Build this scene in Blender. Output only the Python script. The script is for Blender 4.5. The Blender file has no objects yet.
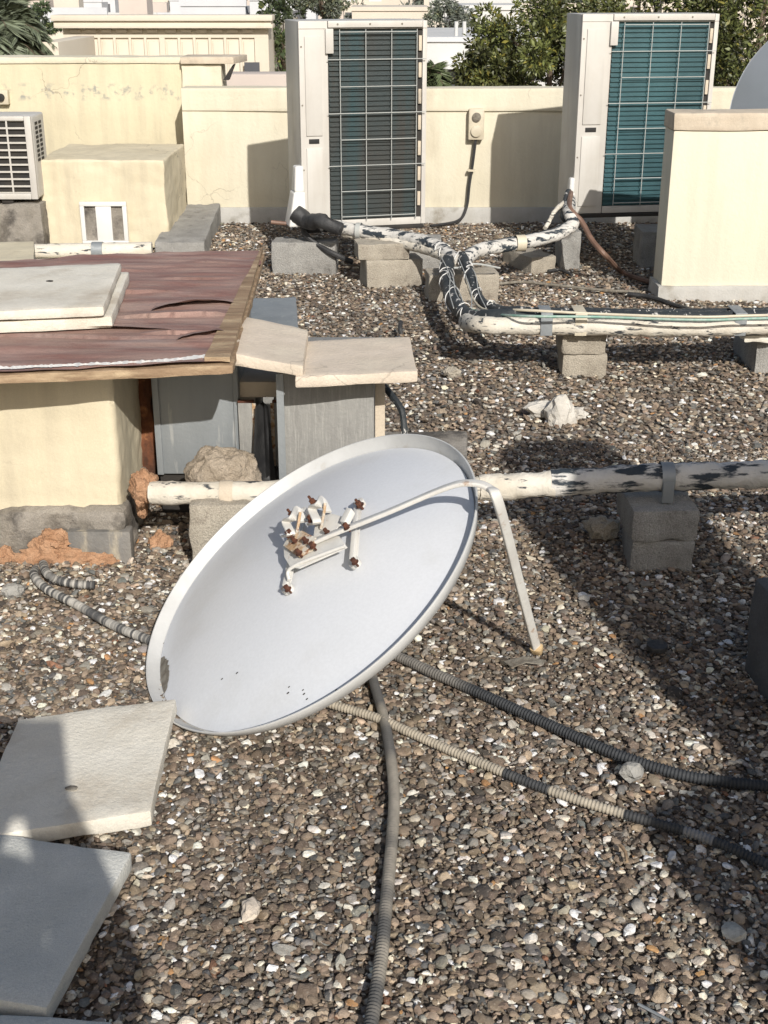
import bpy, bmesh, math, random
import numpy as np
from mathutils import Vector, Matrix, noise
random.seed(7); rng = np.random.default_rng(7)
V = Vector; rad = math.radians
sc = bpy.context.scene
COL = sc.collection
# ------------------------------------------------------------------ camera
F, PITCH, H = 1280.0, rad(22.4), 1.75
FW = V((0, math.cos(PITCH), -math.sin(PITCH))); UP = V((0, math.sin(PITCH), math.cos(PITCH))); RT = V((1, 0, 0)); O = V((0, 0, H))
cam = bpy.data.cameras.new('camera'); cam.sensor_fit = 'VERTICAL'; cam.sensor_height = 36; cam.sensor_width = 27
cam.lens = F / 1024 * 36; cam.clip_start = .05; cam.clip_end = 6000
co = bpy.data.objects.new('camera', cam); COL.objects.link(co); co.location = O; co.rotation_euler = (math.pi / 2 - PITCH, 0, 0); sc.camera = co
def ray(x, y): return RT * ((x - 384) / F) - UP * ((y - 512) / F) + FW
def G(x, y, z=0.0):
    d = ray(x, y); return O + d * ((z - H) / d.z)
def PY(x, y, Y):
    d = ray(x, y); return O + d * (Y / d.y)
def ZV(P, y):                                    # height on the vertical through P seen at image row y
    lo, hi = -20., 12.
    for _ in range(50):
        m = (lo + hi) / 2; q = V((P[0], P[1], m)) - O
        r = 512 - F * q.dot(UP) / q.dot(FW)
        if r > y: lo = m
        else: hi = m
    return lo
def px_of(P):
    q = P - O; return 384 + F * q.x / q.dot(FW)
# ------------------------------------------------------------------ materials
def mat(name, c1, c2=None, scale=3, lo=.35, hi=.65, rough=.8, metal=0., bump=.25, bscale=80, stretch=(1, 1, 1), det=6,
        dirt=None, dscale=5, dlo=.55, dhi=.7, dstretch=(1, 1, 1), attr=False, fine=.0, fscale=300, zband=None, gloss=None, streak=0., crack=0.):
    m = bpy.data.materials.new(name); m.use_nodes = True; nt = m.node_tree; N = nt.nodes; L = nt.links
    b = N['Principled BSDF']; b.inputs['Roughness'].default_value = rough; b.inputs['Metallic'].default_value = metal
    if gloss is not None: b.inputs['Specular IOR Level'].default_value = gloss
    tc = N.new('ShaderNodeTexCoord')
    def mapped(st):
        mp = N.new('ShaderNodeMapping'); mp.inputs['Scale'].default_value = st; L.new(tc.outputs['Object'], mp.inputs['Vector']); return mp.outputs[0]
    def nz(sc_, st=(1, 1, 1), d=det, rgh=.6):
        n = N.new('ShaderNodeTexNoise'); n.inputs['Scale'].default_value = sc_; n.inputs['Detail'].default_value = d; n.inputs['Roughness'].default_value = rgh
        L.new(mapped(st), n.inputs['Vector']); return n.outputs['Fac']
    def ramp(src, a, b_):
        r = N.new('ShaderNodeMapRange'); r.inputs[1].default_value = a; r.inputs[2].default_value = b_; L.new(src, r.inputs[0]); return r.outputs[0]
    def mix(fac, a, b_, mode='MIX'):
        x = N.new('ShaderNodeMix'); x.data_type = 'RGBA'; x.blend_type = mode
        if isinstance(fac, (int, float)): x.inputs[0].default_value = fac
        else: L.new(fac, x.inputs[0])
        for s, v in ((x.inputs[6], a), (x.inputs[7], b_)):
            if isinstance(v, tuple): s.default_value = (*v, 1)
            else: L.new(v, s)
        return x.outputs[2]
    def math_(op, a, b_):
        x = N.new('ShaderNodeMath'); x.operation = op
        for i, v in enumerate((a, b_)):
            if isinstance(v, (int, float)): x.inputs[i].default_value = v
            else: L.new(v, x.inputs[i])
        return x.outputs[0]
    col = mix(ramp(nz(scale, stretch), lo, hi), c1, c2 or c1)
    if attr:
        a = N.new('ShaderNodeAttribute'); a.attribute_name = 'Col'
        col = mix(1.0, col, a.outputs['Color'], 'MULTIPLY')
    if dirt:
        f = ramp(nz(dscale, dstretch), dlo, dhi)
        if zband:
            sx = N.new('ShaderNodeSeparateXYZ'); L.new(tc.outputs['Object'], sx.inputs[0])
            d = math_('ABSOLUTE', math_('SUBTRACT', sx.outputs['Z'], zband[0]), 0)
            f = math_('MULTIPLY', f, ramp(d, zband[1], zband[1] * .5))
        col = mix(f, col, dirt)
    if streak:
        col = mix(math_('MULTIPLY', ramp(nz(7, (1.6, 1.6, .16), 5), .45, .75), streak), col, (.30, .26, .20))
        col = mix(math_('MULTIPLY', ramp(nz(.9, (1, 1, 1), 8, .7), .50, .72), streak * .8), col, (.42, .37, .29))
    if crack:
        vo = N.new('ShaderNodeTexVoronoi'); vo.feature = 'DISTANCE_TO_EDGE'; vo.inputs['Scale'].default_value = 1.7
        nn = N.new('ShaderNodeTexNoise'); nn.inputs['Scale'].default_value = 4; nn.inputs['Detail'].default_value = 6; L.new(tc.outputs['Object'], nn.inputs['Vector'])
        va = N.new('ShaderNodeVectorMath'); va.operation = 'MULTIPLY_ADD'; va.inputs[1].default_value = (.35, .35, .35); L.new(nn.outputs['Color'], va.inputs[0]); L.new(tc.outputs['Object'], va.inputs[2]); L.new(va.outputs[0], vo.inputs['Vector'])
        cf = math_('MULTIPLY', ramp(vo.outputs['Distance'], .006, .001), ramp(nz(1.1, d=3), .5, .58))
        col = mix(math_('MULTIPLY', cf, crack), col, (.20, .17, .13))
    if fine:
        g = ramp(nz(fscale, d=2), .3, .7)
        g2 = N.new('ShaderNodeMapRange'); g2.inputs[3].default_value = 1 - fine; g2.inputs[4].default_value = 1 + fine * .5; L.new(g, g2.inputs[0])
        cb = N.new('ShaderNodeCombineColor')
        for i in range(3): L.new(g2.outputs[0], cb.inputs[i])
        col = mix(1.0, col, cb.outputs[0], 'MULTIPLY')
    L.new(col, b.inputs['Base Color'])
    if bump:
        bp = N.new('ShaderNodeBump'); bp.inputs['Strength'].default_value = bump; bp.inputs['Distance'].default_value = .01
        hgt = math_('ADD', nz(bscale), math_('MULTIPLY', nz(bscale * .12, d=3), .8))
        L.new(hgt, bp.inputs['Height']); L.new(bp.outputs[0], b.inputs['Normal'])
    rr = N.new('ShaderNodeMapRange'); rr.inputs[3].default_value = max(.05, rough - .12); rr.inputs[4].default_value = min(1, rough + .1)
    L.new(nz(9, d=4), rr.inputs[0]); L.new(rr.outputs[0], b.inputs['Roughness'])
    return m
M = {}
M['plaster'] = mat('cream_plaster', (.69, .645, .51), (.64, .585, .45), 2.2, rough=.9, bump=.3, bscale=40, dirt=(.5, .44, .33), dscale=1.6, dlo=.6, dhi=.78, dstretch=(1, 1, .5), fine=.08, streak=.18, crack=.5)
M['plaster_box'] = mat('box_plaster', (.65, .58, .425), (.59, .52, .37), 2.5, rough=.9, bump=.25, bscale=40, dirt=(.48, .40, .27), dscale=4, dlo=.62, dhi=.8, fine=.07, streak=.30, crack=.7)
M['plaster_y'] = mat('yellow_plaster', (.62, .56, .40), (.55, .49, .34), 1.8, rough=.9, bump=.35, bscale=35, dirt=(.30, .30, .26), dscale=14, dlo=.52, dhi=.64, zband=(.955, .075), fine=.08, streak=.30, crack=.7)
M['plaster_w'] = mat('pale_plaster', (.72, .675, .54), (.68, .63, .495), 1.3, rough=.9, bump=.2, bscale=50, dirt=(.5, .45, .35), dscale=11, dlo=.68, dhi=.8, fine=.05, streak=.15)
M['coping'] = mat('beige_coping', (.60, .52, .41), (.52, .44, .34), 7, rough=.9, bump=.3, dirt=(.35, .31, .25), dscale=6, fine=.1, streak=.25, crack=.4)
M['skirt'] = mat('grey_skirting', (.5, .49, .46), (.4, .39, .36), 5, rough=.85, bump=.3, dirt=(.28, .26, .22), dscale=6, dlo=.55, dhi=.7, streak=.25, crack=.4)
M['cement'] = mat('rough_cement', (.33, .30, .26), (.22, .20, .17), 8, rough=.95, bump=.7, bscale=70, dirt=(.09, .08, .07), dscale=6, dlo=.50, dhi=.62, fine=.25, streak=.3)
M['conc'] = mat('concrete_block', (.45, .405, .33), (.35, .31, .25), 7, rough=.95, bump=.8, bscale=130, fine=.35, fscale=260, dirt=(.17, .14, .11), dscale=9, dlo=.58, dhi=.75)
M['conc_g'] = mat('grey_concrete_block', (.37, .36, .335), (.28, .27, .25), 7, rough=.95, bump=.8, bscale=130, fine=.35, fscale=260, dirt=(.12, .11, .1), dscale=9, dlo=.58, dhi=.75)
M['stained'] = mat('stained_flashing', (.10, .10, .095), (.21, .20, .185), 6, rough=.7, bump=.4, dirt=(.42, .37, .28), dscale=9, dlo=.52, dhi=.68, dstretch=(2, 2, .5), streak=.3)
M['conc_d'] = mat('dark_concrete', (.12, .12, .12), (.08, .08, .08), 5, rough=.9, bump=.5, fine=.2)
M['slab'] = mat('cream_slab', (.72, .685, .60), (.66, .62, .53), 6, rough=.85, bump=.35, bscale=90, dirt=(.42, .35, .26), dscale=4, dlo=.55, dhi=.78, fine=.1, streak=.15)
M['slab_p'] = mat('pinkish_slab', (.66, .57, .465), (.59, .50, .40), 5, rough=.85, bump=.35, bscale=90, dirt=(.7, .62, .5), dscale=5, dlo=.5, dhi=.72, fine=.1, streak=.25, crack=.4)
M['slab_g'] = mat('grey_slab', (.62, .615, .57), (.53, .53, .49), 8, rough=.85, bump=.45, bscale=150, dirt=(.58, .58, .54), dscale=22, dlo=.6, dhi=.72, fine=.16, fscale=350)
M['ac'] = mat('ac_white', (.56, .54, .50), (.50, .475, .435), 3, rough=.45, bump=.03, dirt=(.46, .42, .36), dscale=3, dlo=.58, dhi=.85, dstretch=(2.5, 2.5, .5), streak=.22)
M['acw'] = mat('white_plastic', (.72, .71, .68), (.66, .65, .62), 5, rough=.4, bump=.02)
M['acg'] = mat('ac_guard', (.40, .41, .39), None, rough=.5, bump=0)
M['fin'] = mat('coil_fins', (.044, .115, .13), (.030, .078, .09), 2.5, rough=.45, metal=.2, bump=.2, bscale=200, stretch=(1, 1, .4))
M['fin_d'] = mat('coil_fins_dark', (.036, .050, .052), (.050, .046, .040), 2.5, rough=.5, metal=.2, bump=.2, bscale=200, stretch=(1, 1, .4), dirt=(.022, .058, .066), dscale=3, dlo=.5, dhi=.7, dstretch=(1.6, 1, .1))
M['dark'] = mat('dark_metal', (.012, .012, .012), (.03, .025, .02), 8, rough=.7, bump=.1)
M['galv'] = mat('galvanised', (.30, .32, .33), (.24, .26, .27), 5, rough=.55, metal=.3, bump=.15, bscale=60, stretch=(1.5, 1.5, .3), dirt=(.5, .5, .48), dscale=9, dlo=.6, dhi=.75, dstretch=(3, 3, .4))
M['galv2'] = mat('weathered_zinc', (.31, .305, .285), (.255, .25, .235), 9, rough=.7, metal=.2, bump=.25, bscale=60, stretch=(4, 4, .8), dirt=(.42, .41, .38), dscale=40, dlo=.5, dhi=.8, dstretch=(3, 3, .25), fine=.1)
M['maroon'] = mat('maroon_film', (.215, .105, .085), (.33, .215, .18), 6, rough=.72, bump=.35, bscale=45, stretch=(.5, 1.7, 1), dirt=(.38, .29, .26), dscale=4, dlo=.52, dhi=.80, dstretch=(.5, 1.8, 1), fine=.2, streak=.2)
M['wood'] = mat('weathered_wood', (.32, .22, .135), (.20, .13, .075), 9, rough=.85, bump=.5, bscale=60, stretch=(.4, 3, 3), dirt=(.5, .38, .24), dscale=9, dlo=.5, dhi=.7, dstretch=(.4, 2, 3))
M['rustwood'] = mat('rusty_post', (.16, .055, .022), (.05, .022, .012), 9, rough=.9, bump=.7, bscale=50, stretch=(3, 3, .7), dirt=(.4, .18, .07), dscale=11, dlo=.55, dhi=.7)
M['foam'] = mat('orange_foam', (.50, .30, .18), (.36, .19, .10), 18, rough=.95, bump=.9, bscale=120, fine=.25, dirt=(.55, .38, .25), dscale=9, dlo=.55, dhi=.75)
M['mortar'] = mat('mortar', (.43, .36, .28), (.33, .27, .20), 14, rough=.97, bump=1., bscale=110, fine=.3)
M['pwhite'] = mat('white_pipe_wrap', (.66, .62, .54), (.56, .51, .42), 8, rough=.8, bump=.5, bscale=60, dirt=(.05, .055, .06), dscale=30, dlo=.575, dhi=.63, dstretch=(.4, 1, 1.8))
M['pmix'] = mat('flaking_pipe_wrap', (.62, .60, .56), (.52, .50, .46), 9, rough=.75, bump=.6, bscale=60, dirt=(.028, .038, .048), dscale=22, dlo=.51, dhi=.57, dstretch=(.28, 1, 1.4))
M['pblack'] = mat('black_insulation', (.022, .027, .03), (.04, .045, .048), 12, rough=.6, bump=.5, bscale=70, dirt=(.55, .53, .49), dscale=34, dlo=.60, dhi=.63, dstretch=(1, .5, .6))
M['black'] = mat('black_rubber', (.02, .02, .021), (.045, .045, .045), 12, rough=.6, bump=.3)
M['green'] = mat('green_cable', (.16, .32, .25), (.35, .42, .37), 30, rough=.5, bump=0)
M['brown'] = mat('brown_hose', (.22, .13, .09), (.12, .07, .05), 9, rough=.6, bump=.2)
M['hose'] = mat('corrugated_hose', (1, 1, 1), (.75, .75, .75), 30, rough=.75, bump=.3, attr=True)
M['dish'] = mat('dish_paint', (.655, .668, .69), (.63, .645, .665), 3.5, rough=.45, bump=.04, dirt=(.48, .47, .44), dscale=4, dlo=.55, dhi=1.15, fine=.04, fscale=120)
M['dish_shade'] = mat('shaded_dish_paint', (.30, .33, .37), (.27, .30, .33), 3, rough=.5, bump=.03)  # dimmer bluish copy of the dish paint, shade put into the colour
M['dishrim'] = mat('dish_rim_paint', (.58, .58, .565), (.50, .50, .485), 9, rough=.5, bump=.08, dirt=(.36, .30, .22), dscale=9, dlo=.62, dhi=.8)
M['arm'] = mat('bracket_paint', (.66, .65, .61), (.58, .56, .52), 14, rough=.5, bump=.12, dirt=(.34, .18, .08), dscale=22, dlo=.63, dhi=.75)
M['rustpaint'] = mat('rusty_paint', (.62, .58, .50), (.45, .30, .17), 30, lo=.42, hi=.58, rough=.7, bump=.4, dirt=(.22, .085, .035), dscale=50, dlo=.55, dhi=.65)
M['rust'] = mat('rust', (.15, .055, .028), (.07, .028, .018), 60, rough=.95, bump=.8, bscale=200)
M['grime'] = mat('grime', (.13, .11, .085), (.25, .23, .19), 40, rough=.95, bump=.4)
M['tan'] = mat('tan_plug', (.55, .40, .22), (.45, .32, .17), 20, rough=.8, bump=.3)
M['cloth'] = mat('dusty_white_cloth', (.60, .57, .51), (.45, .42, .37), 12, rough=.95, bump=.6, bscale=90)
M['stone'] = mat('grey_stone', (.36, .35, .32), (.26, .25, .23), 18, rough=.95, bump=.8, bscale=90)
M['pvc'] = mat('cream_plastic', (.60, .54, .42), (.5, .44, .33), 8, rough=.5, bump=.05)
M['pebble'] = mat('pebbles', (1, 1, 1), (.72, .70, .68), 90, rough=.8, bump=.35, bscale=320, attr=True, det=3, dirt=(.34, .28, .22), dscale=150, dlo=.58, dhi=.75)
M['bed'] = mat('gravel_bed', (.12, .095, .07), (.22, .18, .14), 60, rough=.95, bump=1., bscale=70, dirt=(.35, .31, .26), dscale=55, dlo=.6, dhi=.66)
M['leaf'] = mat('leaves', (1, 1, 1), (.8, .8, .8), 3, rough=.5, bump=0, attr=True)
M['bark'] = mat('bark', (.16, .12, .085), (.09, .065, .045), 12, rough=.95, bump=.8, bscale=30)
M['far_white'] = mat('whitewashed_wall', (.58, .58, .57), (.52, .52, .51), .6, rough=.9, bump=.1, dirt=(.5, .49, .46), dscale=.5, dlo=.55, dhi=.75)
M['far_cream'] = mat('hazy_sandstone_wall', (.62, .56, .47), (.57, .51, .43), .3, rough=.9, bump=.1)  # pale far-wall tone carries painted distance haze
M['far_pink'] = mat('pink_wall', (.57, .50, .44), (.52, .45, .40), .3, rough=.9, bump=.1)  # paleness includes painted haze for the distant houses
M['far_grey'] = mat('hazy_grey_wall', (.60, .61, .62), (.54, .55, .57), .3, rough=.9, bump=.1)
M['panel'] = mat('panelled_wall', (.64, .58, .48), (.60, .54, .44), .8, rough=.9, bump=.1, dirt=(.5, .42, .32), dscale=1.2, dlo=.6, dhi=.8, dstretch=(2, 2, .4))
M['shade'] = mat('window_dark', (.07, .075, .085), (.12, .12, .13), .5, rough=.35, bump=0)
M['sand'] = mat('sandy_ground', (.42, .36, .28), (.34, .29, .22), .05, rough=.95, bump=.1)
M['jean'] = mat('clothing', (.08, .09, .12), None, rough=.9)
M['skin'] = mat('skin', (.45, .28, .2), None, rough=.6)
# ------------------------------------------------------------------ mesh builder
class MB:
    def __init__(s): s.v = []; s.f = []; s.c = []
    def add(s, vs, fs, cs=None):
        k = len(s.v); s.v += [V(p) for p in vs]; s.f += [tuple(i + k for i in f) for f in fs]
        s.c += (list(cs) if cs is not None else [(1, 1, 1)] * len(vs)); return s
    def hexa(s, b, t):                          # bottom 4 (ccw), top 4
        return s.add(list(b) + list(t), [(3, 2, 1, 0), (4, 5, 6, 7), (0, 1, 5, 4), (1, 2, 6, 5), (2, 3, 7, 6), (3, 0, 4, 7)])
    def box(s, x0, x1, y0, y1, z0, z1, T=None):
        b = [V((x0, y0, z0)), V((x1, y0, z0)), V((x1, y1, z0)), V((x0, y1, z0))]; t = [V((p.x, p.y, z1)) for p in b]
        if T is not None: b = [T @ p for p in b]; t = [T @ p for p in t]
        return s.hexa(b, t)
    def prism(s, pts, off):                     # polygon extruded by the vector off
        n = len(pts); pts = [V(p) for p in pts]; q = [p + V(off) for p in pts]
        return s.add(pts + q, [tuple(range(n))[::-1], tuple(range(n, 2 * n))] + [(i, (i + 1) % n, n + (i + 1) % n, n + i) for i in range(n)])
    def tube(s, pts, r, seg=10, cap=True, rf=None, cf=None, flat=None):
        pts = [V(p) for p in pts]; n = len(pts); rings = []; L = 0; prev = None
        for i, p in enumerate(pts):
            t = (pts[min(i + 1, n - 1)] - pts[max(i - 1, 0)]).normalized()
            if prev is None:
                a = V((0, 0, 1)) if abs(t.z) < .9 else V((1, 0, 0)); u = t.cross(a).normalized()
            else: u = (prev - t * prev.dot(t)).normalized()
            prev = u; w = t.cross(u)
            if i: L += (p - pts[i - 1]).length
            rr = r * (rf(L, i) if rf else 1); cc = cf(L, p) if cf else (1, 1, 1)
            k = len(s.v)
            for j in range(seg):
                a = 2 * math.pi * j / seg
                cu, cw = math.cos(a), math.sin(a)
                if flat:
                    e = .45; cu = math.copysign(abs(cu) ** e, cu); cw = math.copysign(abs(cw) ** e, cw) * flat
                s.v.append(p + u * (cu * rr) + w * (cw * rr)); s.c.append(cc)
            rings.append(k)
        for a, b in zip(rings, rings[1:]):
            for j in range(seg): s.f.append((a + j, a + (j + 1) % seg, b + (j + 1) % seg, b + j))
        if cap: s.f.append(tuple(range(rings[0], rings[0] + seg))[::-1]); s.f.append(tuple(range(rings[-1], rings[-1] + seg)))
        return s
    def cyl(s, a, b, r, seg=12): return s.tube([a, b], r, seg)
    def build(s, name, m, root=None, bevel=0, smooth=40, rough=0, rscale=8, sub=0, seg=2):
        org = ROOTLOC[root.name] if root is not None else V((0, 0, 0))
        me = bpy.data.meshes.new(name)
        usec = any(c != (1, 1, 1) for c in s.c)
        bm = bmesh.new(); lay = bm.verts.layers.float_color.new('Col') if usec else None
        vs = [bm.verts.new(p - org) for p in s.v]; bm.verts.ensure_lookup_table()
        for f in s.f:
            try: bm.faces.new([vs[i] for i in f])
            except ValueError: pass
        if usec:
            for v_, c in zip(vs, s.c): v_[lay] = (*c, 1)
        if not usec: bmesh.ops.recalc_face_normals(bm, faces=bm.faces)
        if bevel:
            ed = [e for e in bm.edges if len(e.link_faces) == 2 and e.calc_face_angle() > .5]
            bmesh.ops.bevel(bm, geom=ed, offset=bevel, segments=seg, profile=.6, affect='EDGES', clamp_overlap=True)
        if sub:
            for _ in range(sub):
                le = [e for e in bm.edges if e.calc_length() > .03]
                bmesh.ops.subdivide_edges(bm, edges=le, cuts=1, use_grid_fill=True)
            bmesh.ops.triangulate(bm, faces=[f for f in bm.faces if len(f.verts) > 4])
        if rough:
            bm.normal_update()
            dv = []
            for v_ in bm.verts:
                w = v_.co + org
                dv.append(v_.normal * (noise.noise(w * rscale) * rough + noise.noise(w * rscale * 3.7) * rough * .5))
            for v_, d in zip(bm.verts, dv): v_.co += d
        bm.to_mesh(me); bm.free()
        me.materials.append(M[m])
        for p in me.polygons: p.use_smooth = True
        me.set_sharp_from_angle(angle=rad(smooth))
        o = bpy.data.objects.new(name, me); COL.objects.link(o)
        if root is not None: o.parent = root; ROOTLOC[o.name] = org      # a sub-part shares its thing's origin
        return o
ROOTLOC = {}
def tag(o, label=None, cat=None, group=None, kind=None):
    for k, v_ in (('label', label), ('category', cat), ('group', group), ('kind', kind)):
        if v_: o[k] = v_
    return o
def thing(name, loc, label, cat, group=None):
    o = bpy.data.objects.new(name, None); o.empty_display_size = .1; COL.objects.link(o); o.location = loc
    ROOTLOC[o.name] = V(loc); return tag(o, label, cat, group)
def solo(mb, name, m, label, cat, group=None, **k):      # a one-mesh thing with its origin at its base
    c = sum(mb.v, V((0, 0, 0))) / len(mb.v); c.z = min(p.z for p in mb.v)
    for p in mb.v: p -= c
    o = mb.build(name, m, None, **k); o.location = c; return tag(o, label, cat, group)
def smooth_path(pts, n=14):
    pts = [V(p) for p in pts]; P = [pts[0] * 2 - pts[1]] + pts + [pts[-1] * 2 - pts[-2]]; out = []
    for i in range(1, len(P) - 2):
        a, b, c, d = P[i - 1:i + 3]
        for j in range(n):
            t = j / n; out.append(.5 * ((2 * b) + (c - a) * t + (2 * a - 5 * b + 4 * c - d) * t * t + (3 * b - a - 3 * c + d) * t ** 3))
    out.append(pts[-1]); return out
def resample(pts, step):
    out = [pts[0]]; acc = 0
    for a, b in zip(pts, pts[1:]):
        L = (b - a).length
        while acc + L >= step:
            t = (step - acc) / L; a = a.lerp(b, t); out.append(a.copy()); L = (b - a).length; acc = 0
        acc += L
    return out
def lump(mb, c, rx, ry, rz, sub=3, amp=.25, fr=1.6, seed=0, ang=False, T=None):
    bm = bmesh.new(); bmesh.ops.create_icosphere(bm, subdivisions=sub, radius=1)
    vs = []
    for v_ in bm.verts:
        d = v_.co.normalized(); q = d * fr + V((seed * 7.1, seed * 3.3, seed))
        k = 1 + amp * noise.noise(q) + amp * .5 * noise.noise(q * 2.7) + amp * .25 * noise.noise(q * 6)
        if ang: k *= 1 - amp * abs(noise.noise(q * 1.9))
        w = V((d.x * rx, d.y * ry, d.z * rz)) * k
        if T is not None: w = T @ w
        vs.append(V(c) + w)
    mb.add(vs, [tuple(v_.index for v_ in f.verts) for f in bm.faces]); bm.free(); return mb
# ------------------------------------------------------------------ world and sun
AZ, EL = rad(16), rad(31.5)
w = bpy.data.worlds.new('World'); sc.world = w; w.use_nodes = True
sky = w.node_tree.nodes.new('ShaderNodeTexSky'); sky.sky_type = 'NISHITA'; sky.sun_disc = False
sky.sun_elevation = EL; sky.sun_rotation = math.pi - AZ; sky.dust_density = 2.5; sky.air_density = 1.1
bg = w.node_tree.nodes['Background']; bg.inputs[1].default_value = .09
w.node_tree.links.new(sky.outputs[0], bg.inputs[0])
sl = bpy.data.lights.new('sun', 'SUN'); sl.energy = 4.7; sl.angle = rad(.5); sl.color = (1, .96, .90)
so = bpy.data.objects.new('sun', sl); COL.objects.link(so)
sdir = V((math.sin(AZ) * math.cos(EL), -math.cos(AZ) * math.cos(EL), math.sin(EL)))
so.rotation_euler = sdir.to_track_quat('Z', 'Y').to_euler(); so.location = sdir * 20
sc.view_settings.view_transform = 'Standard'; sc.view_settings.look = 'None'; sc.view_settings.exposure = 0
# ------------------------------------------------------------------ ground and roof
mb = MB(); mb.add([(-4000, -300, -7), (4000, -300, -7), (4000, 5500, -7), (-4000, 5500, -7)], [(0, 1, 2, 3)])
tag(mb.build('street_ground', 'sand'), kind='structure')
def gz(x, y): return .012 * noise.noise(V((x * .9, y * .9, 3))) + .006 * noise.noise(V((x * 3, y * 3, 9)))
mb = MB(); nx, ny = 90, 110
xs = [-7 + 14 * i / nx for i in range(nx + 1)]; ys = [-3 + 13.9 * j / ny for j in range(ny + 1)]
mb.add([(x, y, gz(x, y) - .012) for y in ys for x in xs], [(j * (nx + 1) + i, j * (nx + 1) + i + 1, (j + 1) * (nx + 1) + i + 1, (j + 1) * (nx + 1) + i) for j in range(ny) for i in range(nx)])
mb.box(-7, 7, -3, 10.9, -7, -.06)
tag(mb.build('roof_floor', 'bed'), kind='structure')
# ------------------------------------------------------------------ gravel (numpy)
def ico(sub):
    bm = bmesh.new(); bmesh.ops.create_icosphere(bm, subdivisions=sub, radius=1)
    vs = np.array([v_.co[:] for v_ in bm.verts]); fs = np.array([[v_.index for v_ in f.verts] for f in bm.faces]); bm.free(); return vs, fs
def stone_protos(sub, k):
    vs, fs = ico(sub); out = []
    for i in range(k):
        n = rng.normal(size=(10, 3)); n /= np.linalg.norm(n, axis=1)[:, None]; d = rng.uniform(.45, .95, 10)
        dp = vs @ n.T; lim = np.where(dp > .05, d / np.maximum(dp, .05), 9).min(1); r = np.minimum(1, lim)
        q = vs * r[:, None]; q = q / np.abs(q).max(0); out.append(q)
    return np.array(out), fs
PAL = np.array([(.150, .112, .082), (.105, .080, .060), (.052, .043, .036), (.21, .16, .115), (.30, .235, .17), (.175, .155, .13), (.27, .25, .22), (.68, .64, .56), (.52, .46, .37), (.34, .19, .085), (.20, .10, .06), (.10, .10, .095)])
PW = np.array([.17, .13, .06, .17, .12, .11, .09, .065, .055, .006, .005, .07]); PW = PW / PW.sum()
def gravel(zones):
    AV, AF, AC, base = [], [], [], 0
    for (y0, y1, sp, sub, k, s0, s1, marg) in zones:
        P, fs = stone_protos(sub, k)
        yy = np.arange(y0, y1, sp); pts = []
        for y in yy:
            hw = .30 * (y * .925 + .67) + marg
            hw = min(hw, 4.2); x = np.arange(-hw, hw, sp); pts.append(np.stack([x, np.full_like(x, y)], 1))
        pts = np.concatenate(pts); pts += rng.uniform(-.55, .55, pts.shape) * sp; n = len(pts)
        s = s0 + (s1 - s0) * rng.beta(1.6, 3.2, n)
        big = rng.random(n) < .035; s[big] *= 1.55
        dims = np.stack([s, s * rng.uniform(.45, .9, n), s * rng.uniform(.28, .55, n)], 1)
        yaw = rng.uniform(0, 2 * np.pi, n); ax = rng.uniform(0, 2 * np.pi, n); ti = np.abs(rng.normal(0, .32, n))
        K = np.stack([np.cos(ax), np.sin(ax), np.zeros(n)], 1)
        v = P[rng.integers(0, k, n)] * dims[:, None, :]
        c, s_ = np.cos(yaw)[:, None], np.sin(yaw)[:, None]
        v = np.stack([v[..., 0] * c - v[..., 1] * s_, v[..., 0] * s_ + v[..., 1] * c, v[..., 2]], -1)
        ct, st = np.cos(ti)[:, None, None], np.sin(ti)[:, None, None]; Kb = np.broadcast_to(K[:, None, :], v.shape)
        v = v * ct + np.cross(Kb, v) * st + Kb * (Kb * v).sum(-1, keepdims=True) * (1 - ct)
        z = np.array([gz(a, b) for a, b in pts]) - .004 + rng.uniform(-.006, .007, n)
        v += np.concatenate([pts, z[:, None]], 1)[:, None, :]
        col = PAL[rng.choice(len(PAL), n, p=PW)] * np.array([1.33, 1.34, 1.34]) * rng.uniform(.7, 1.35, (n, 1)) * rng.normal(1, .018, (n, 3)); lf = 1 + .13 * np.sin(pts[:, 0] * 2.9 + 1.3 * np.sin(pts[:, 1] * 2.1)) * np.sin(pts[:, 1] * 3.4 + pts[:, 0]) + .08 * np.sin(pts[:, 0] * 8 + 2 * np.sin(pts[:, 1] * 7)); col = col * lf[:, None]
        nv = P.shape[1]
        AV.append(v.reshape(-1, 3)); AC.append(np.repeat(np.clip(col, .01, .85), nv, 0)); AF.append((fs[None] + (np.arange(n) * nv)[:, None, None] + base).reshape(-1, 3)); base += n * nv
    v = np.concatenate(AV); f = np.concatenate(AF); c = np.concatenate(AC)
    me = bpy.data.meshes.new('gravel'); me.vertices.add(len(v)); me.vertices.foreach_set('co', v.astype(np.float32).ravel())
    me.loops.add(len(f) * 3); me.loops.foreach_set('vertex_index', f.astype(np.int32).ravel())
    me.polygons.add(len(f)); me.polygons.foreach_set('loop_start', (np.arange(len(f)) * 3).astype(np.int32)); 
    me.update(calc_edges=True)
    a = me.attributes.new('Col', 'FLOAT_COLOR', 'POINT'); a.data.foreach_set('color', np.concatenate([c, np.ones((len(c), 1))], 1).astype(np.float32).ravel())
    me.polygons.foreach_set('use_smooth', np.ones(len(f), bool)); me.set_sharp_from_angle(angle=rad(24))
    me.materials.append(M['pebble']); o = bpy.data.objects.new('gravel', me); COL.objects.link(o); return o
g = gravel([(1.15, 5.0, .0165, 2, 30, .0075, .0215, .5), (1.15, 5.0, .0115, 1, 20, .0035, .0085, .3), (5.0, 10.35, .0225, 1, 24, .009, .022, .5)])
tag(g, 'loose brown, grey and white gravel spread over the flat roof', 'gravel', kind='stuff')
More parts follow.
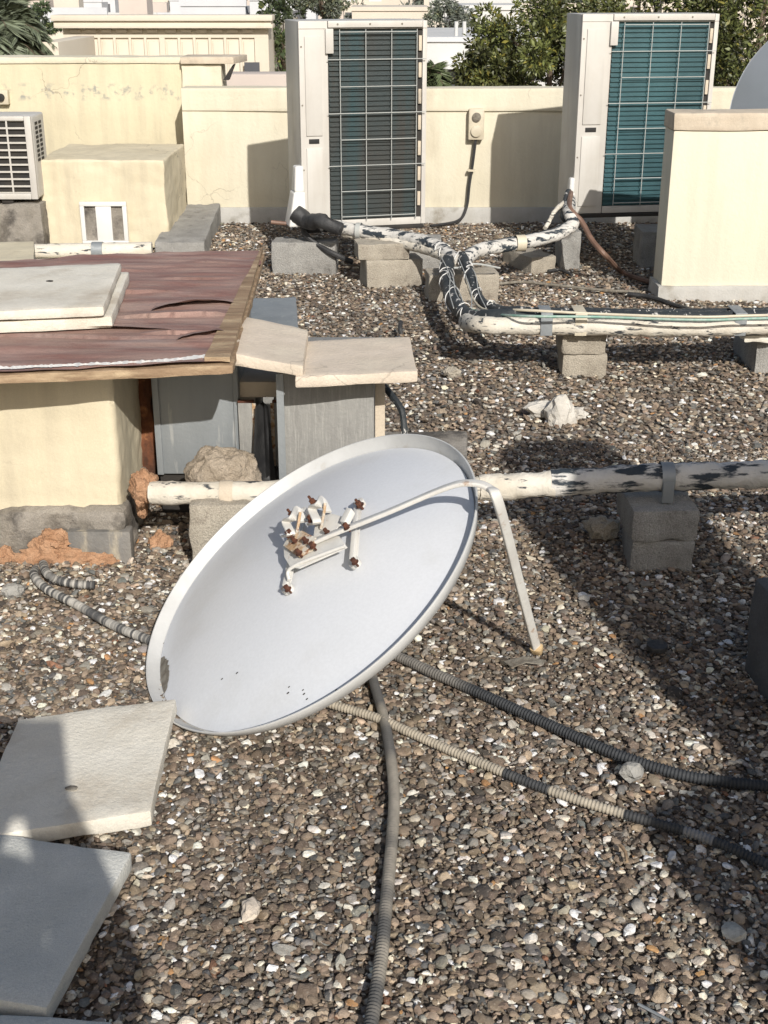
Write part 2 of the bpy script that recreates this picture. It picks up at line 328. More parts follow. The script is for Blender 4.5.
# ------------------------------------------------------------------ walls at the back
YP = 10.31
zt = ZV(PY(430, 200, YP), 88); xl = PY(187, 200, YP).x
t = thing('parapet_wall', (2, YP, 0), 'pale cream parapet wall behind the two upright air conditioners', 'wall')
mb = MB().box(xl, 7, YP, YP + .2, -.1, zt - .012); mb.build('wall', 'plaster', t, bevel=.008, sub=0)
mb = MB().box(xl, 7, YP - .018, YP + .22, zt - .17, zt); mb.build('coping', 'plaster', t, bevel=.012, rough=.006, sub=5, rscale=5)
mb = MB().box(xl - .01, 7, YP - .03, YP - .002, -.02, ZV(PY(300, 200, YP), 207)); mb.build('skirting', 'skirt', t, bevel=.006)
YL = 10.75; xr = PY(183, 100, YL).x
zl = ZV(PY(100, 100, YL), 57)
t = thing('yellow_wall', (-3, YL, 0), 'taller weathered yellow wall with a flaking grey band, behind the left air conditioner', 'wall')
mb = MB().box(-7, xl, YL, YL + .25, -.1, zl - .05); mb.build('wall', 'plaster_y', t, bevel=.01)
mb = MB().box(-7, xl, YL - .012, YL + .27, zl - .05, zl); mb.build('coping', 'plaster', t, bevel=.01, rough=.006, sub=5)
# return block at the end of the yellow wall with its overhanging cap
YE = YL - .05
zc = ZV(PY(200, 60, YE), 64); x1 = PY(222, 80, YE).x; x2 = PY(243, 65, YE).x; xl2 = PY(183, 100, YE).x
t = thing('wall_end_block', (xl2 + .1, YE, .6), 'pale block with overhanging cap slab at the right end of the yellow wall', 'wall')
MB().box(xl2, x1, YE, YE + .28, .6, zc).build('wall', 'plaster', t, bevel=.01, sub=4, rough=.008)
z_ = zc + .002
MB().hexa([V((xl2, YE - .03, z_)), V((x2 - .07, YE - .03, z_)), V((x2, YE + .36, z_)), V((xl2, YE + .36, z_))], [V((xl2, YE - .03, z_ + .052)), V((x2 - .07, YE - .03, z_ + .052)), V((x2, YE + .36, z_ + .052)), V((xl2, YE + .36, z_ + .052))]).build('cap_slab', 'coping', t, bevel=.006)
MB().prism([(x1 + .004, YE + .02, zt + .03), (x1 + .05, YE + .02, zt + .03), (x2 - .07, YE + .02, zc - .005), (x1 + .09, YE + .02, zc - .005)], (0, .1, 0)).build('cap_underside_shade', 'dark', t)  # dark prism stands in for the shaded underside of the cap slab
# socket
s0 = PY(476, 124, YP - .03)
t = thing('power_socket', (s0.x, YP - .03, s0.z - .1), 'cream weatherproof socket with hanging cable on the parapet between the air conditioners', 'socket')
w2 = 7.2 / F * 10.6
mb = MB().box(s0.x - w2, s0.x + w2, YP - .075, YP - .019, s0.z - .115, s0.z + .115); mb.build('housing', 'pvc', t, bevel=.012)
mb = MB().cyl((s0.x, YP - .092, s0.z - .05), (s0.x, YP - .07, s0.z - .05), .042, 20); mb.build('cover', 'pvc', t, bevel=.004)
mb = MB().cyl((s0.x, YP - .09, s0.z + .055), (s0.x, YP - .07, s0.z + .055), .034, 20); mb.build('dial', 'grime', t, bevel=.003)
mb = MB().tube(smooth_path([(s0.x, YP - .05, s0.z - .11), (s0.x - .02, YP - .05, s0.z - .3), (s0.x - .04, YP - .045, .3), (s0.x - .06, YP - .05, .12), (s0.x - .13, YP - .12, .03), (s0.x - .35, YP - .3, .02)]), .011, 8); mb.build('cable', 'black', t)
mb = MB()
mb = MB().box(s0.x - .055, s0.x + .0, YP - .07, YP - .03, .40, .415); mb.build('clip', 'pvc', t)
# small round socket on the yellow wall
s1 = PY(3, 97, YL - .02)
t = thing('round_socket', (s1.x, YL - .02, s1.z - .08), 'small square socket with round dark plug on the yellow wall, above the left air conditioner', 'socket')
MB().box(s1.x - .05, s1.x + .05, YL - .06, YL - .003, s1.z - .055, s1.z + .055).build('housing', 'pvc', t, bevel=.006)
MB().cyl((s1.x - .005, YL - .08, s1.z), (s1.x - .005, YL - .055, s1.z), .03, 16).build('plug', 'dark', t, bevel=.003)
# right pale wall
A = G(657, 300); B = G(800, 300)
t = thing('pale_wall', (A.x + .5, A.y, 0), 'short pale wall with beige coping and grey skirting in front of the right air conditioner', 'wall')
ztp = ZV(A, 131); zcp = ZV(A, 113); zs = ZV(A, 286)
MB().box(A.x + .02, 5, A.y + .012, A.y + .26, .002, ztp).build('wall', 'plaster_w', t, bevel=.01)
MB().box(A.x + .012, 5, A.y, A.y + .27, ztp + .001, zcp).build('coping', 'coping', t, bevel=.012, sub=5, rough=.006)
MB().box(A.x, 5, A.y - .012, A.y + .28, -.02, zs).build('skirting', 'skirt', t, bevel=.006, sub=5, rough=.006)
# ------------------------------------------------------------------ service box with hatch, curb
YB = 9.2
A = PY(45, 246, YB); B = PY(169, 243, YB); zt2 = ZV(A, 160)
t = thing('service_box', ((A.x + B.x) / 2, YB, 0), 'yellow plastered box with a white hatch beside the left air conditioner', 'masonry box')
MB().box(A.x - .0, B.x, YB, YB + 1.0, .0, zt2).build('body', 'plaster_box', t, bevel=.02, sub=5, rough=.012, rscale=4, seg=3)
a = PY(84, 243, YB); b = PY(130, 243, YB); hz0 = ZV(a, 244); hz1 = ZV(a, 201)
fr = MB().box(a.x, b.x, YB - .045, YB - .016, hz0, hz0 + .03).box(a.x, b.x, YB - .045, YB - .016, hz1 - .03, hz1).box(a.x, a.x + .03, YB - .044, YB - .016, hz0 + .03, hz1 - .03).box(b.x - .03, b.x, YB - .044, YB - .016, hz0 + .03, hz1 - .03)
h = fr.build('hatch', 'acw', t, bevel=.004)
mx = (a.x + b.x) / 2
MB().box(mx - .055, mx + .055, YB - .040, YB - .02, hz0 + .03, hz1 - .03).build('shutter', 'acw', h, bevel=.004)
MB().box(a.x + .03, b.x - .03, YB - .019, YB - .014, hz0 + .03, hz1 - .03).build('back_panel', 'cement', h)
cb = G(207, 255); cb2x = PY(219, 205, 10.2).x
mb = MB().hexa([V((cb.x - .34, cb.y - .1, -.02)), V((cb.x, cb.y - .1, -.02)), V((cb2x, 10.27, -.02)), V((cb2x - .34, 10.27, -.02))], [V((cb.x - .34, cb.y - .1, .11)), V((cb.x, cb.y - .1, .11)), V((cb2x, 10.27, .15)), V((cb2x - .34, 10.27, .15))])
solo(mb, 'concrete_curb', 'conc_g', 'grey concrete curb running beside the yellow box towards the parapet', 'curb', bevel=.012, sub=5, rough=.012)
# white pipe in front of the box
p0 = G(-30, 252, .17); p1 = G(152, 249, .17)
t = thing('white_drain_pipe', (p0.x, p0.y, .1), 'short white pipe lying in front of the yellow box hatch', 'pipe')
MB().tube([p0.lerp(p1, i / 20) for i in range(21)], .045, 14).build('pipe', 'pwhite', t, rough=.004, rscale=14)
q = p0.lerp(p1, .70); MB().tube([q - V((.035, 0, 0)), q + V((.035, 0, 0))], .052, 14).build('strap', 'galv', t)
solo(MB().box(p0.x - .1, p1.x - .0, p0.y - .09, p0.y + .11, 0, .122), 'pipe_plinth', 'slab', 'low cream plinth under the short white pipe', 'plinth', bevel=.01, sub=4, rough=.01)
# ------------------------------------------------------------------ upright air conditioners
def upright_ac(A, yaw, W, D, Hh, label, teal, cv=1.):
    T = Matrix.Translation(A) @ Matrix.Rotation(yaw, 4, 'Z')
    t = thing('air_conditioner', A, label, 'air conditioner', 'upright air conditioners at the parapet')
    w1 = W * .225; fr = .03
    mb = MB(); mb.box(0, W, .035, D, 0, Hh, T); mb.build('casing', 'ac', t, bevel=.008)
    mb = MB(); mb.box(0, w1, 0, .034, .0, Hh - .001, T); fp = mb.build('side_panel', 'ac', t, bevel=.006)
    for z0, z1 in ((.05, Hh * .40), (Hh * .46, Hh * .93)):
        MB().box(.035, w1 - .045, -.009, .004, z0, z1, T).build('embossed_panel', 'ac', fp, bevel=.005)
    MB().box(w1 * .28, w1 * .64, -.004, .004, Hh * .422, Hh * .445, T).build('handle_slot', 'dark', fp, bevel=.002)
    mb = MB(); mb.box(w1 + .001, W - .03, 0, .034, 0, .045, T).box(w1 + .001, W - .03, 0, .034, Hh - .04, Hh - .001, T).box(W - .029, W, 0, .034, 0, Hh - .001, T)
    mb.build('frame', 'ac', t, bevel=.004)
    cx1 = W - .06
    MB().box(w1 + .004, cx1, .018, .0345, .046, Hh - .041, T).build('coil', 'fin' if teal else 'fin_d', t)
    mb = MB(); n = 38
    for i in range(n):
        z = .055 + (Hh - .105) * i / n; mb.box(w1 + .006, cx1 - .002, .006, .0175, z, z + (Hh - .1) / n * .42, T)
    mb.build('coil_louvre', 'fin' if teal else 'fin_d', t)
    MB().box(cx1 + .001, W - .0295, .02, .0345, .046, Hh - .041, T).build('side_gap', 'dark', t)
    for i in range(7): z = .12 + (Hh - .3) * i / 6; MB().box(cx1 + .006, W - .034, .002, .019, z, z + .09, T).build('gap_strip', 'coping', t, bevel=.002)
    gx = [w1 + .07, w1 + .07 + (cx1 - w1 - .08) * .333, w1 + .07 + (cx1 - w1 - .08) * .666, cx1 - .012]
    for x in gx: MB().cyl(T @ V((x, -.018, .04)), T @ V((x, -.018, Hh - .05)), .0028, 6).build('guard_wire', 'acg', t)
    nr = 8
    for i in range(nr):
        z = .07 + (Hh - .135) * i / (nr - 1); lng = i % 2 == 0 and i
        MB().cyl(T @ V((w1 - .012 if lng else gx[0], -.025, z)), T @ V((W - .012 if lng else gx[3], -.025, z)), .0028, 6).build('guard_wire', 'acg', t)
    MB().box(w1 - .0035, w1 - .0005, -.0012, .01, .0, Hh - .002, T).build('seam', 'dark', t)
    MB().box(.002, W - .002, -.0012, .01, Hh - .047, Hh - .0445, T).build('seam', 'grime', t)
    for z in (.02, .3, .62, .9): MB().cyl(T @ V((.015, -.003, z * Hh * .98)), T @ V((.015, .003, z * Hh * .98)), .0055, 8).build('screw', 'grime', t)
    MB().box(w1 - .02, w1 + .03, -.022, -.002, Hh - .19, Hh - .045, T).build('lug', 'ac', t, bevel=.004)
    MB().box(.01, W - .01, -.008, D * .98, -.028, -.002, T).build('base_tray', 'dark', t, bevel=.004)
    # pipe cover at the low left corner
    c = MB().hexa(*[[T @ (V(q) * cv) for q in l] for l in ([(-.10, -.05, .02), (.02, -.05, .02), (.02, .12, .02), (-.10, .12, .02)], [(-.06, -.035, .24), (.015, -.035, .24), (.015, .10, .24), (-.06, .10, .24)])]).hexa(*[[T @ (V(q) * cv) for q in l] for l in ([(-.055, -.03, .235), (.012, -.03, .235), (.012, .09, .235), (-.055, .09, .235)], [(-.045, -.02, .40), (.01, -.02, .40), (.01, .07, .40), (-.045, .07, .40)])])
    pc = c.build('valve_cover', 'acw', t, bevel=.016, seg=3)
    for z in (Hh - .02,):
        for x in (.3, .55, .8): MB().cyl(T @ V((x * W, -.003, z)), T @ V((x * W, .004, z)), .006, 8).build('screw', 'grime', t)
    return t, T
def solve_w(A, yaw, px):
    lo, hi = .5, 1.4
    for _ in range(40):
        m = (lo + hi) / 2
        if px_of(A + V((math.cos(yaw) * m, math.sin(yaw) * m, 1.0))) > px: hi = m
        else: lo = m
    return lo
A1 = PY(303, 229, 8.40); y1 = rad(15); W1 = solve_w(A1, y1, 427)
ac1, T1 = upright_ac(A1, y1, W1, .44, ZV(A1, 21) - A1.z, 'grey-white air conditioner with dark coil and guard grid, standing left of the wall socket', False)
A2 = PY(572, 214, 8.78); y2 = rad(9); W2 = solve_w(A2, y2, 716)
ac2, T2 = upright_ac(A2, y2, W2, .36, ZV(A2, 14) - A2.z, 'grey-white air conditioner with bright teal coil, partly behind the short pale wall', True, .6)
# ------------------------------------------------------------------ left air conditioner on its plinth
YA = 9.05
a = PY(39, 199, YA); Hh = ZV(a, 116) - a.z; Wd = .82; x0 = a.x - Wd
T = Matrix.Translation((x0, YA, a.z)) 
t = thing('split_air_conditioner', (x0 + Wd / 2, YA, a.z), 'cream air conditioner with a plastic grille at the left edge, raised on a concrete block', 'air conditioner')
MB().box(0, Wd, .012, .34, 0, Hh, T).build('casing', 'ac', t, bevel=.02, seg=3)
MB().box(.05, Wd - .05, .004, .011, .05, Hh - .04, T).build('coil', 'dark', t)
mb = MB(); 
mb.box(0, .045, -.022, .0115, 0, Hh, T).box(Wd - .045, Wd, -.022, .0115, 0, Hh, T).box(.0455, Wd - .0455, -.022, .0115, 0, .04, T).box(.0455, Wd - .0455, -.022, .0115, Hh - .03, Hh, T)
mb.build('frame', 'ac', t, bevel=.006)
mb = MB()
for i in range(1, 10): z = .04 + (Hh - .07) * i / 10; mb.box(.046, Wd - .046, -.016, -.004, z - .006, z + .006, T)
for i in range(1, 6): x = .045 + (Wd - .09) * i / 6; mb.box(x - .006, x + .006, -.0175, -.0165, .041, Hh - .031, T)
mb.build('grille', 'ac', t)
for j in range(2):
    mb = MB()
    for i in range(9): mb.box(Wd + .0005, Wd + .003, .08 + .1 * j, .145 + .1 * j, Hh * (.44 + i * .055), Hh * (.44 + i * .055) + Hh * .034, T)
    mb.build('side_vent', 'dark', t)
MB().box(Wd - .26, Wd - .18, .0, .3, -.03, -.002, T).build('foot', 'dark', t, bevel=.004)
solo(MB().box(x0 - .2, x0 + Wd + .01, YA - .02, YA + .38, -.01, a.z - .031), 'concrete_plinth', 'cement', 'brownish concrete plinth under the left grille-fronted air conditioner', 'plinth', bevel=.01, sub=4, rough=.008)
# ------------------------------------------------------------------ concrete blocks
def block(px, yaw, L, D, h, z0=0., m='conc', label='', group='concrete blocks on the gravel', name='concrete_block', hbot=None):
    P = G(px[0], px[1], z0); c, s = math.cos(rad(yaw)), math.sin(rad(yaw))
    r = V((c, s, 0)); l = V((-s, c, 0))
    zb = z0 - (.02 if z0 == 0 else -.002)
    b = [V((P.x, P.y, zb)), V((P.x, P.y, zb)) + r * L, V((P.x, P.y, zb)) + r * L + l * D, V((P.x, P.y, zb)) + l * D]
    tt = [V((p.x, p.y, z0 + h)) for p in b]
    return solo(MB().hexa(b, tt), name, m, label, 'concrete block', group, bevel=.008, sub=4, rough=.007, rscale=14)
block((272, 273), -4, .42, .2, .20, 0, 'conc_g', 'grey concrete block under the near left corner of the dark-coil air conditioner')
block((367, 288), 14, .36, .19, .165, 0, 'conc', 'lower beige block standing below the pipe end, right of the dark-coil air conditioner corner')
block((358, 261), 8, .32, .2, .10, .167, 'conc', 'upper beige block that carries the strapped pipe next to the dark-coil air conditioner')
block((408, 270), 0, .22, .2, .2, 0, 'conc_g', 'shaded block under the right end of the dark-coil air conditioner')
block((429, 302), 6, .42, .2, .16, 0, 'conc', 'beige block under the bend where the two pipe bundles meet')
block((531, 274), 22, .18, .42, .105, 0, 'conc', 'beige block under the white pipe that comes from the teal-coil air conditioner')
block((560, 268), 0, .13, .3, .24, 0, 'conc_g', 'narrow grey block under the left corner of the teal-coil air conditioner')
block((640, 268), 0, .3, .3, .24, 0, 'conc_g', 'shaded block under the teal-coil air conditioner beside the pale wall')
zz = ZV(G(563, 375), 333)
block((562, 375), 0, .215, .2, zz * .48, 0, 'conc', 'lower of two blocks stacked under the long double pipe beside the white rag')
P6 = G(562, 375)
BLK6 = (P6.x - .008, P6.y - .012)
block((754, 372), 0, .22, .4, zz * .78, 0, 'conc_g', 'hollow block under the right end of the long double pipe')
block((744, 343), 0, .3, .3, .035, zz * .79, 'slab', 'thin cream pad between the hollow block and the double pipe')
h8 = ZV(G(630, 568), 510)
block((630, 568), -2, .20, .20, h8 * .47, 0, 'conc_g', 'lower grey block of the stack under the near right pipe')
P8 = G(630, 568); 
def blk_world(x, y, yaw, L, D, z0, h, m, label, name='concrete_block', cat='concrete block', group='concrete blocks on the gravel', bevel=.012, rough=.009):
    c, s = math.cos(rad(yaw)), math.sin(rad(yaw)); r = V((c, s, 0)); l = V((-s, c, 0)); P = V((x, y, z0))
    b = [P, P + r * L, P + r * L + l * D, P + l * D]; tt = [p + V((0, 0, h)) for p in b]
    return solo(MB().hexa(b, tt), name, m, label, cat, group, bevel=bevel, sub=4, rough=rough, rscale=14)
blk_world(P8.x - .006, P8.y - .012, 2, .215, .25, h8 * .47 + .003, h8 * .52, 'conc_g', 'upper grey block of the stack under the near right pipe')
P9 = G(193, 575)
blk_world(P9.x, P9.y, 2, .19, .22, -.02, .262, 'conc', 'beige block under the white pipe between the hut and the satellite dish')
blk_world(BLK6[0], BLK6[1], 3, .215, .2, zz * .48 + .004, zz * .5, 'conc', 'upper of two blocks stacked under the long double pipe beside the white rag')
# big dark box at the right edge
q0, q1 = G(741, 668), G(800, 742); zk = ZV(q0, 575)
d = (q1 - q0); n_ = V((-d.y, d.x, 0)).normalized() * .4
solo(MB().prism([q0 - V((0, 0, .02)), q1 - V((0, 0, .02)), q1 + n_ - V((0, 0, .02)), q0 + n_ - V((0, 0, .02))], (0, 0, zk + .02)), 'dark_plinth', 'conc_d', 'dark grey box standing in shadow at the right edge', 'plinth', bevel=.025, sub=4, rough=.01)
# ------------------------------------------------------------------ hut with maroon roof sheet
YH = G(0, 553).y; xc = G(126, 553).x
t = thing('roof_hut', (xc - .5, YH, 0), 'low cream hut with cement base under the maroon roof sheet', 'hut')
zs = .68
MB().box(-2.4, xc, YH, YH + .62, .10, zs - .02).build('wall', 'plaster_box', t, bevel=.03, sub=5, rough=.008, rscale=5, seg=3)
mb = MB().box(-2.4, xc + .012, YH - .035, YH + .64, -.02, .16); mb.build('cement_base', 'cement', t, bevel=.02, sub=6, rough=.022, rscale=9)
p = G(70, 560); MB().box(p.x, xc + .03, YH - .055, YH - .0, -.02, .10).build('flashing', 'stained', t, bevel=.004)
# sheet
STEPS = [(-.72, .26, 4.28, .10, .016), (-1.05, .4, 4.02, -.05, .010), (-.95, .22, 4.66, .08, .010), (-.72, .16, 4.90, .03, .009), (-1.2, .3, 5.06, -.04, .008), (-.66, .14, 4.05, .15, .014), (-.70, .12, 5.2, .0, .008), (-1.5, .3, 4.3, .08, .008)]
mb = MB(); fl, frt, bk, bl = G(-190, 379, zs + .02), G(229, 361, zs + .02), G(262, 250, zs + .02), G(-60, 262, zs + .02)
nu, nv = 150, 200; vs = []
for j in range(nv + 1):
    for i in range(nu + 1):
        u, v_ = i / nu, j / nv
        p = fl.lerp(frt, u).lerp(bl.lerp(bk, u), v_)
        x, y = p.x, p.y
        wv = .010 * noise.noise(V((x * 1.3, y * 9, 0))) + .006 * noise.noise(V((x * 3, y * 17, 4))) + .005 * abs(noise.noise(V((x * 2.2 + y, y * 26, 8))))
        for (xc_, hl_, yc_, sl_, h_) in STEPS:
            d_ = y - (yc_ + sl_ * (x - xc_) + .02 * noise.noise(V((x * 5, yc_ * 3, 7)))); mk = max(0, 1 - ((x - xc_) / hl_) ** 2)
            if d_ > 0: wv += h_ * mk * math.exp(-d_ / .11)
        p.z += wv * min(1, (1 - u) * 14)
        if v_ == 1: p.y += .05 * noise.noise(V((x * 9, 0, 0)))
        if v_ == 0: p.y += .012 * noise.noise(V((x * 9, 0, 5)))
        if u == 1: p.x += .02 * noise.noise(V((0, y * 7, 0)))
        vs.append(p)
mb.add(vs, [(j * (nu + 1) + i, j * (nu + 1) + i + 1, (j + 1) * (nu + 1) + i + 1, (j + 1) * (nu + 1) + i) for j in range(nv) for i in range(nu)])
ts = thing('roof_sheet', (-1, 4.5, zs), 'weathered maroon sheet with split edges lying on the low hut', 'roof sheet')
mb.build('film', 'maroon', ts, smooth=60)
e = V((.012, -.004, -.012))
MB().prism([fl + e, frt + e, bk + e, bl + e], (0, 0, -.028)).build('board', 'wood', ts, bevel=.003, sub=5, rough=.004, rscale=12)
MB().prism([frt + V((-.075, .0, -.004)), frt + V((.004, 0, -.004)), bk + V((.004, 0, -.004)), bk + V((-.002, 0, -.004))], (0, 0, .017)).build('edge_strip', 'wood', ts, sub=5, rough=.004)
for (px_, py_, Lf, wf, hf, sk_) in ((196, 306, .30, .12, .026, .09), (120, 329, .48, .09, .012, -.04), (205, 335, .17, .12, .016, .10)):
    c0 = G(px_, py_, zs + .03); mb_ = MB(); vs_ = []; n1, n2_ = 40, 10
    for i in range(n1 + 1):
        u = i / n1; e_ = math.sin(math.pi * u) ** .7
        for j in range(n2_ + 1):
            v_ = j / n2_; y_ = (v_ - .0) * wf + sk_ * (u - .5) + .012 * noise.noise(V((u * 5 + px_, 0, 2))) * (1 - v_)
            z_ = .004 + hf * e_ * (1 - v_) ** 1.6 + .004 * noise.noise(V((u * 6, v_ * 3, px_)))
            vs_.append(V((c0.x + (u - .5) * Lf, c0.y + y_, zs + .022 + z_)))
    mb_.add(vs_, [(i * (n2_ + 1) + j, (i + 1) * (n2_ + 1) + j, (i + 1) * (n2_ + 1) + j + 1, i * (n2_ + 1) + j + 1) for i in range(n1) for j in range(n2_)]); mb_.build('torn_flap', 'maroon', ts, smooth=60)
mb = MB(); vs = []; nq = 420   # white flaking paint along the front edge
for i in range(nq + 1):
    u = .40 + .565 * i / nq; p = fl.lerp(frt, u) + V((0, .016 + .040 * max(0, (u - .75) / .2) ** 2 + .008 * noise.noise(V((u * 22, 0, 0))), .006))
    w_ = max(0, .006 + .012 * noise.noise(V((u * 60, 3, 0))) + .008 * noise.noise(V((u * 170, 3, 0))) + .012 * max(0, (u - .8) * 5))
    vs += [p - V((0, w_ * .7, .004)), p + V((0, w_ * .9, .001 + .004 * noise.noise(V((u * 90, 9, 0)))))]
mb.add(vs, [(2 * i, 2 * i + 2, 2 * i + 3, 2 * i + 1) for i in range(nq)])
mb.build('flaking_paint', 'far_white', ts)
# wooden post and metal ducts
p = PY(137, 480, 4.33); q = PY(159, 480, 4.33)
solo(MB().box(p.x - .0, q.x, 4.30, 4.36, .05, zs - .03), 'wooden_post', 'rustwood', 'rust-brown rotten post between the hut wall and the grey metal duct', 'post', bevel=.006, sub=5, rough=.02, rscale=12)
YD = 4.22
a, b = PY(152, 372, YD), PY(241, 372, YD); zb = ZV(a, 474)
t = thing('metal_duct', ((a.x + b.x) / 2, YD, zb), 'galvanised metal duct beside the rusty post under the maroon sheet edge', 'duct')
MB().box(a.x, b.x - .01, YD, YD + .5, zb, zs - .035).build('casing', 'galv', t, bevel=.005)
MB().box(a.x - .004, a.x + .018, YD - .008, YD - .001, zb, zs - .04).build('seam', 'galv', t, bevel=.002)
MB().box(b.x - .03, b.x - .012, YD - .008, YD - .001, zb, zs - .04).build('seam', 'galv', t, bevel=.002)
MB().box(a.x, b.x - .01, YD + .02, YD + .45, 0, zb - .003).build('foot', 'dark', t)  # dark block stands in for the shadowy gap below the duct
# collar: two plates with rusty edges and a black canvas between
t = thing('duct_collar', (PY(262, 440, YD).x, YD, .1), 'torn black canvas collar between two rust-edged metal plates', 'duct collar')
for (xa, xb) in ((240, 256), (274, 288)):
    a, b = PY(xa, 440, YD - .01), PY(xb, 440, YD - .01); z0, z1 = ZV(a, 478), ZV(a, 401)
    pl = MB().box(a.x, b.x, YD - .03, YD + .3, z0, z1).build('plate', 'galv2', t, bevel=.003)
    xe = b.x if xa < 260 else a.x
    MB().box(xe - .006, xe + .006, YD - .036, YD - .0305, z0, z1).build('edge_band', 'rustpaint', t)
    MB().box(a.x, b.x, YD - .033, YD - .02, z1 + .0005, z1 + .008).build('rusty_edge', 'rust', t)
a, b = PY(241, 440, YD), PY(284, 440, YD); z1 = ZV(a, 400)
MB().box(a.x, b.x, YD + .03, YD + .3, z1 + .0, z1 + .055).build('top_plate', 'coping', t, bevel=.003)
mb = MB(); xa, xb = PY(259, 440, YD).x, PY(271, 440, YD).x; vs = []
for j in range(17):
    for i in range(13):
        u, v_ = i / 12, j / 16; z = z1 * 1.0 - v_ * (z1 - .02); wdt = .6 + .8 * v_
        x = (xa + xb) / 2 + (u - .5) * (xb - xa) * wdt * 1.75
        vs.append(V((x, YD - .045 - .05 * abs(u - .5) + .02 * noise.noise(V((u * 4, v_ * 3, 1))) - .02 * v_ - .03 * (1 - abs(2 * u - 1)) * -1, z)))
mb.add(vs, [(j * 13 + i, j * 13 + i + 1, (j + 1) * 13 + i + 1, (j + 1) * 13 + i) for j in range(16) for i in range(12)]); mb.build('canvas', 'black', t)
lump(MB(), V((xb + .03, YD - .03, .10)), .06, .05, .10, 4, .35, 2.2, 3).build('torn_bag', 'black', t)
# second metal box with lid slab
YX = 4.02
a, b = PY(278, 400, YX), PY(374, 400, YX); zx = .585
t = thing('metal_box', ((a.x + b.x) / 2, YX, 0), 'weathered zinc box under the wide pinkish slab behind the satellite dish', 'duct')
MB().box(a.x, b.x, YX, YX + .45, .0, zx).build('casing', 'galv2', t, bevel=.005)
MB().box(a.x - .004, a.x + .02, YX - .007, YX - .001, 0, zx - .004).build('seam', 'galv', t)
MB().cyl((a.x + .045, YX - .015, .22), (a.x + .045, YX + .002, .22), .012, 6).build('bolt', 'rust', t)
a = PY(375, 420, YX + .1); b = PY(385, 420, YX + .1)
solo(MB().box(a.x, b.x, YX + .1, YX + .13, .12, zx), 'vertical_batten', 'coping', 'short wooden batten right of the zinc box', 'batten', bevel=.003)
def slab(px4, z, th, m, name, label, cat='slab', group=None, tilt=(0, 0, 0, 0), bev=.007, rough=.004):
    tp = [G(x, y, z + tilt[i]) for i, (x, y) in enumerate(px4)]
    return solo(MB().hexa([p - V((0, 0, th)) for p in tp], tp), name, m, label, cat, group, bevel=bev, sub=4, rough=rough, rscale=7)
GS = 'loose concrete slabs'
slab([(295, 377), (418, 371), (410, 336), (305, 341)], zx + .04, .036, 'slab_p', 'concrete_slab', 'wide pinkish slab lying flat on the zinc box', group=GS)
slab([(231, 353), (303, 366), (308, 330), (246, 316)], zx + .082, .038, 'slab_p', 'concrete_slab', 'tilted pinkish slab leaning on the maroon sheet corner', group=GS, tilt=(.02, -.01, -.01, .02))
slab([(240, 335), (299, 337), (296, 297), (249, 298)], .42, .012, 'galv', 'zinc_sheet', 'flat grey zinc sheet behind the tilted pinkish slab', 'metal sheet')
P = G(244, 335, .40); solo(MB().box(P.x, P.x + .17, P.y + .03, P.y + .4, 0, .405), 'duct_section', 'galv2', 'grey duct section under the flat zinc sheet', 'duct', bevel=.004)
slab([(377, 474), (470, 474), (466, 431), (378, 432)], .10, .12, 'cement', 'concrete_pad', 'grey concrete pad behind the satellite dish top', 'pad', rough=.008)
slab([(-120, 316), (104, 306), (121, 263), (-90, 271)], zs + .105, .035, 'slab', 'concrete_slab', 'upper cream slab with a small dark hole on the maroon sheet', group=GS, bev=.012)
slab([(-120, 328), (112, 316), (129, 272), (-90, 280)], zs + .066, .04, 'slab', 'concrete_slab', 'lower and larger cream slab directly on the maroon sheet', group=GS, bev=.008)
slab([(-80, 266), (34, 262), (34, 241), (-60, 243)], zs - .08, .30, 'plaster_box', 'masonry_block', 'pale block end between the white pipe and the maroon sheet at the left edge', 'masonry block')
# loose slabs at the lower left
def slab3(c3, z, th, m, label, tz=(0, 0, 0)):
    TL, TR, BR = [G(x, y, z + tz[i]) for i, (x, y) in enumerate(c3)]; BL = TL + BR - TR
    tp = [BL, BR, TR, TL]; 
    return solo(MB().hexa([p - V((0, 0, th)) for p in tp], tp), 'concrete_slab', m, label, 'slab', GS, bevel=.006, sub=4, rough=.004, rscale=7)
slab3([(18, 719), (176, 698), (151, 811)], .062, .040, 'slab', 'cream slab with a small brown hole touching the satellite dish rim')
P = G(72, 788, .0625); solo(lump(MB(), P, .016, .009, .003, 2, .3), 'brown_chip', 'grime', 'small brown chip lying on the near cream slab', 'chip')
P = G(50, 281, zs + .106); solo(lump(MB(), P, .014, .009, .003, 2, .3), 'dark_chip', 'dark', 'small dark chip on the upper cream slab of the maroon sheet', 'chip')
slab3([(-110, 818), (131, 853), (47, 1008)], .060, .042, 'slab_g', 'blue-grey slab at the lower left, partly in shadow')
slab3([(-150, 1005), (112, 1020), (150, 1100)], .052, .040, 'slab_g', 'grey slab of which only the far edge shows at the bottom left corner')
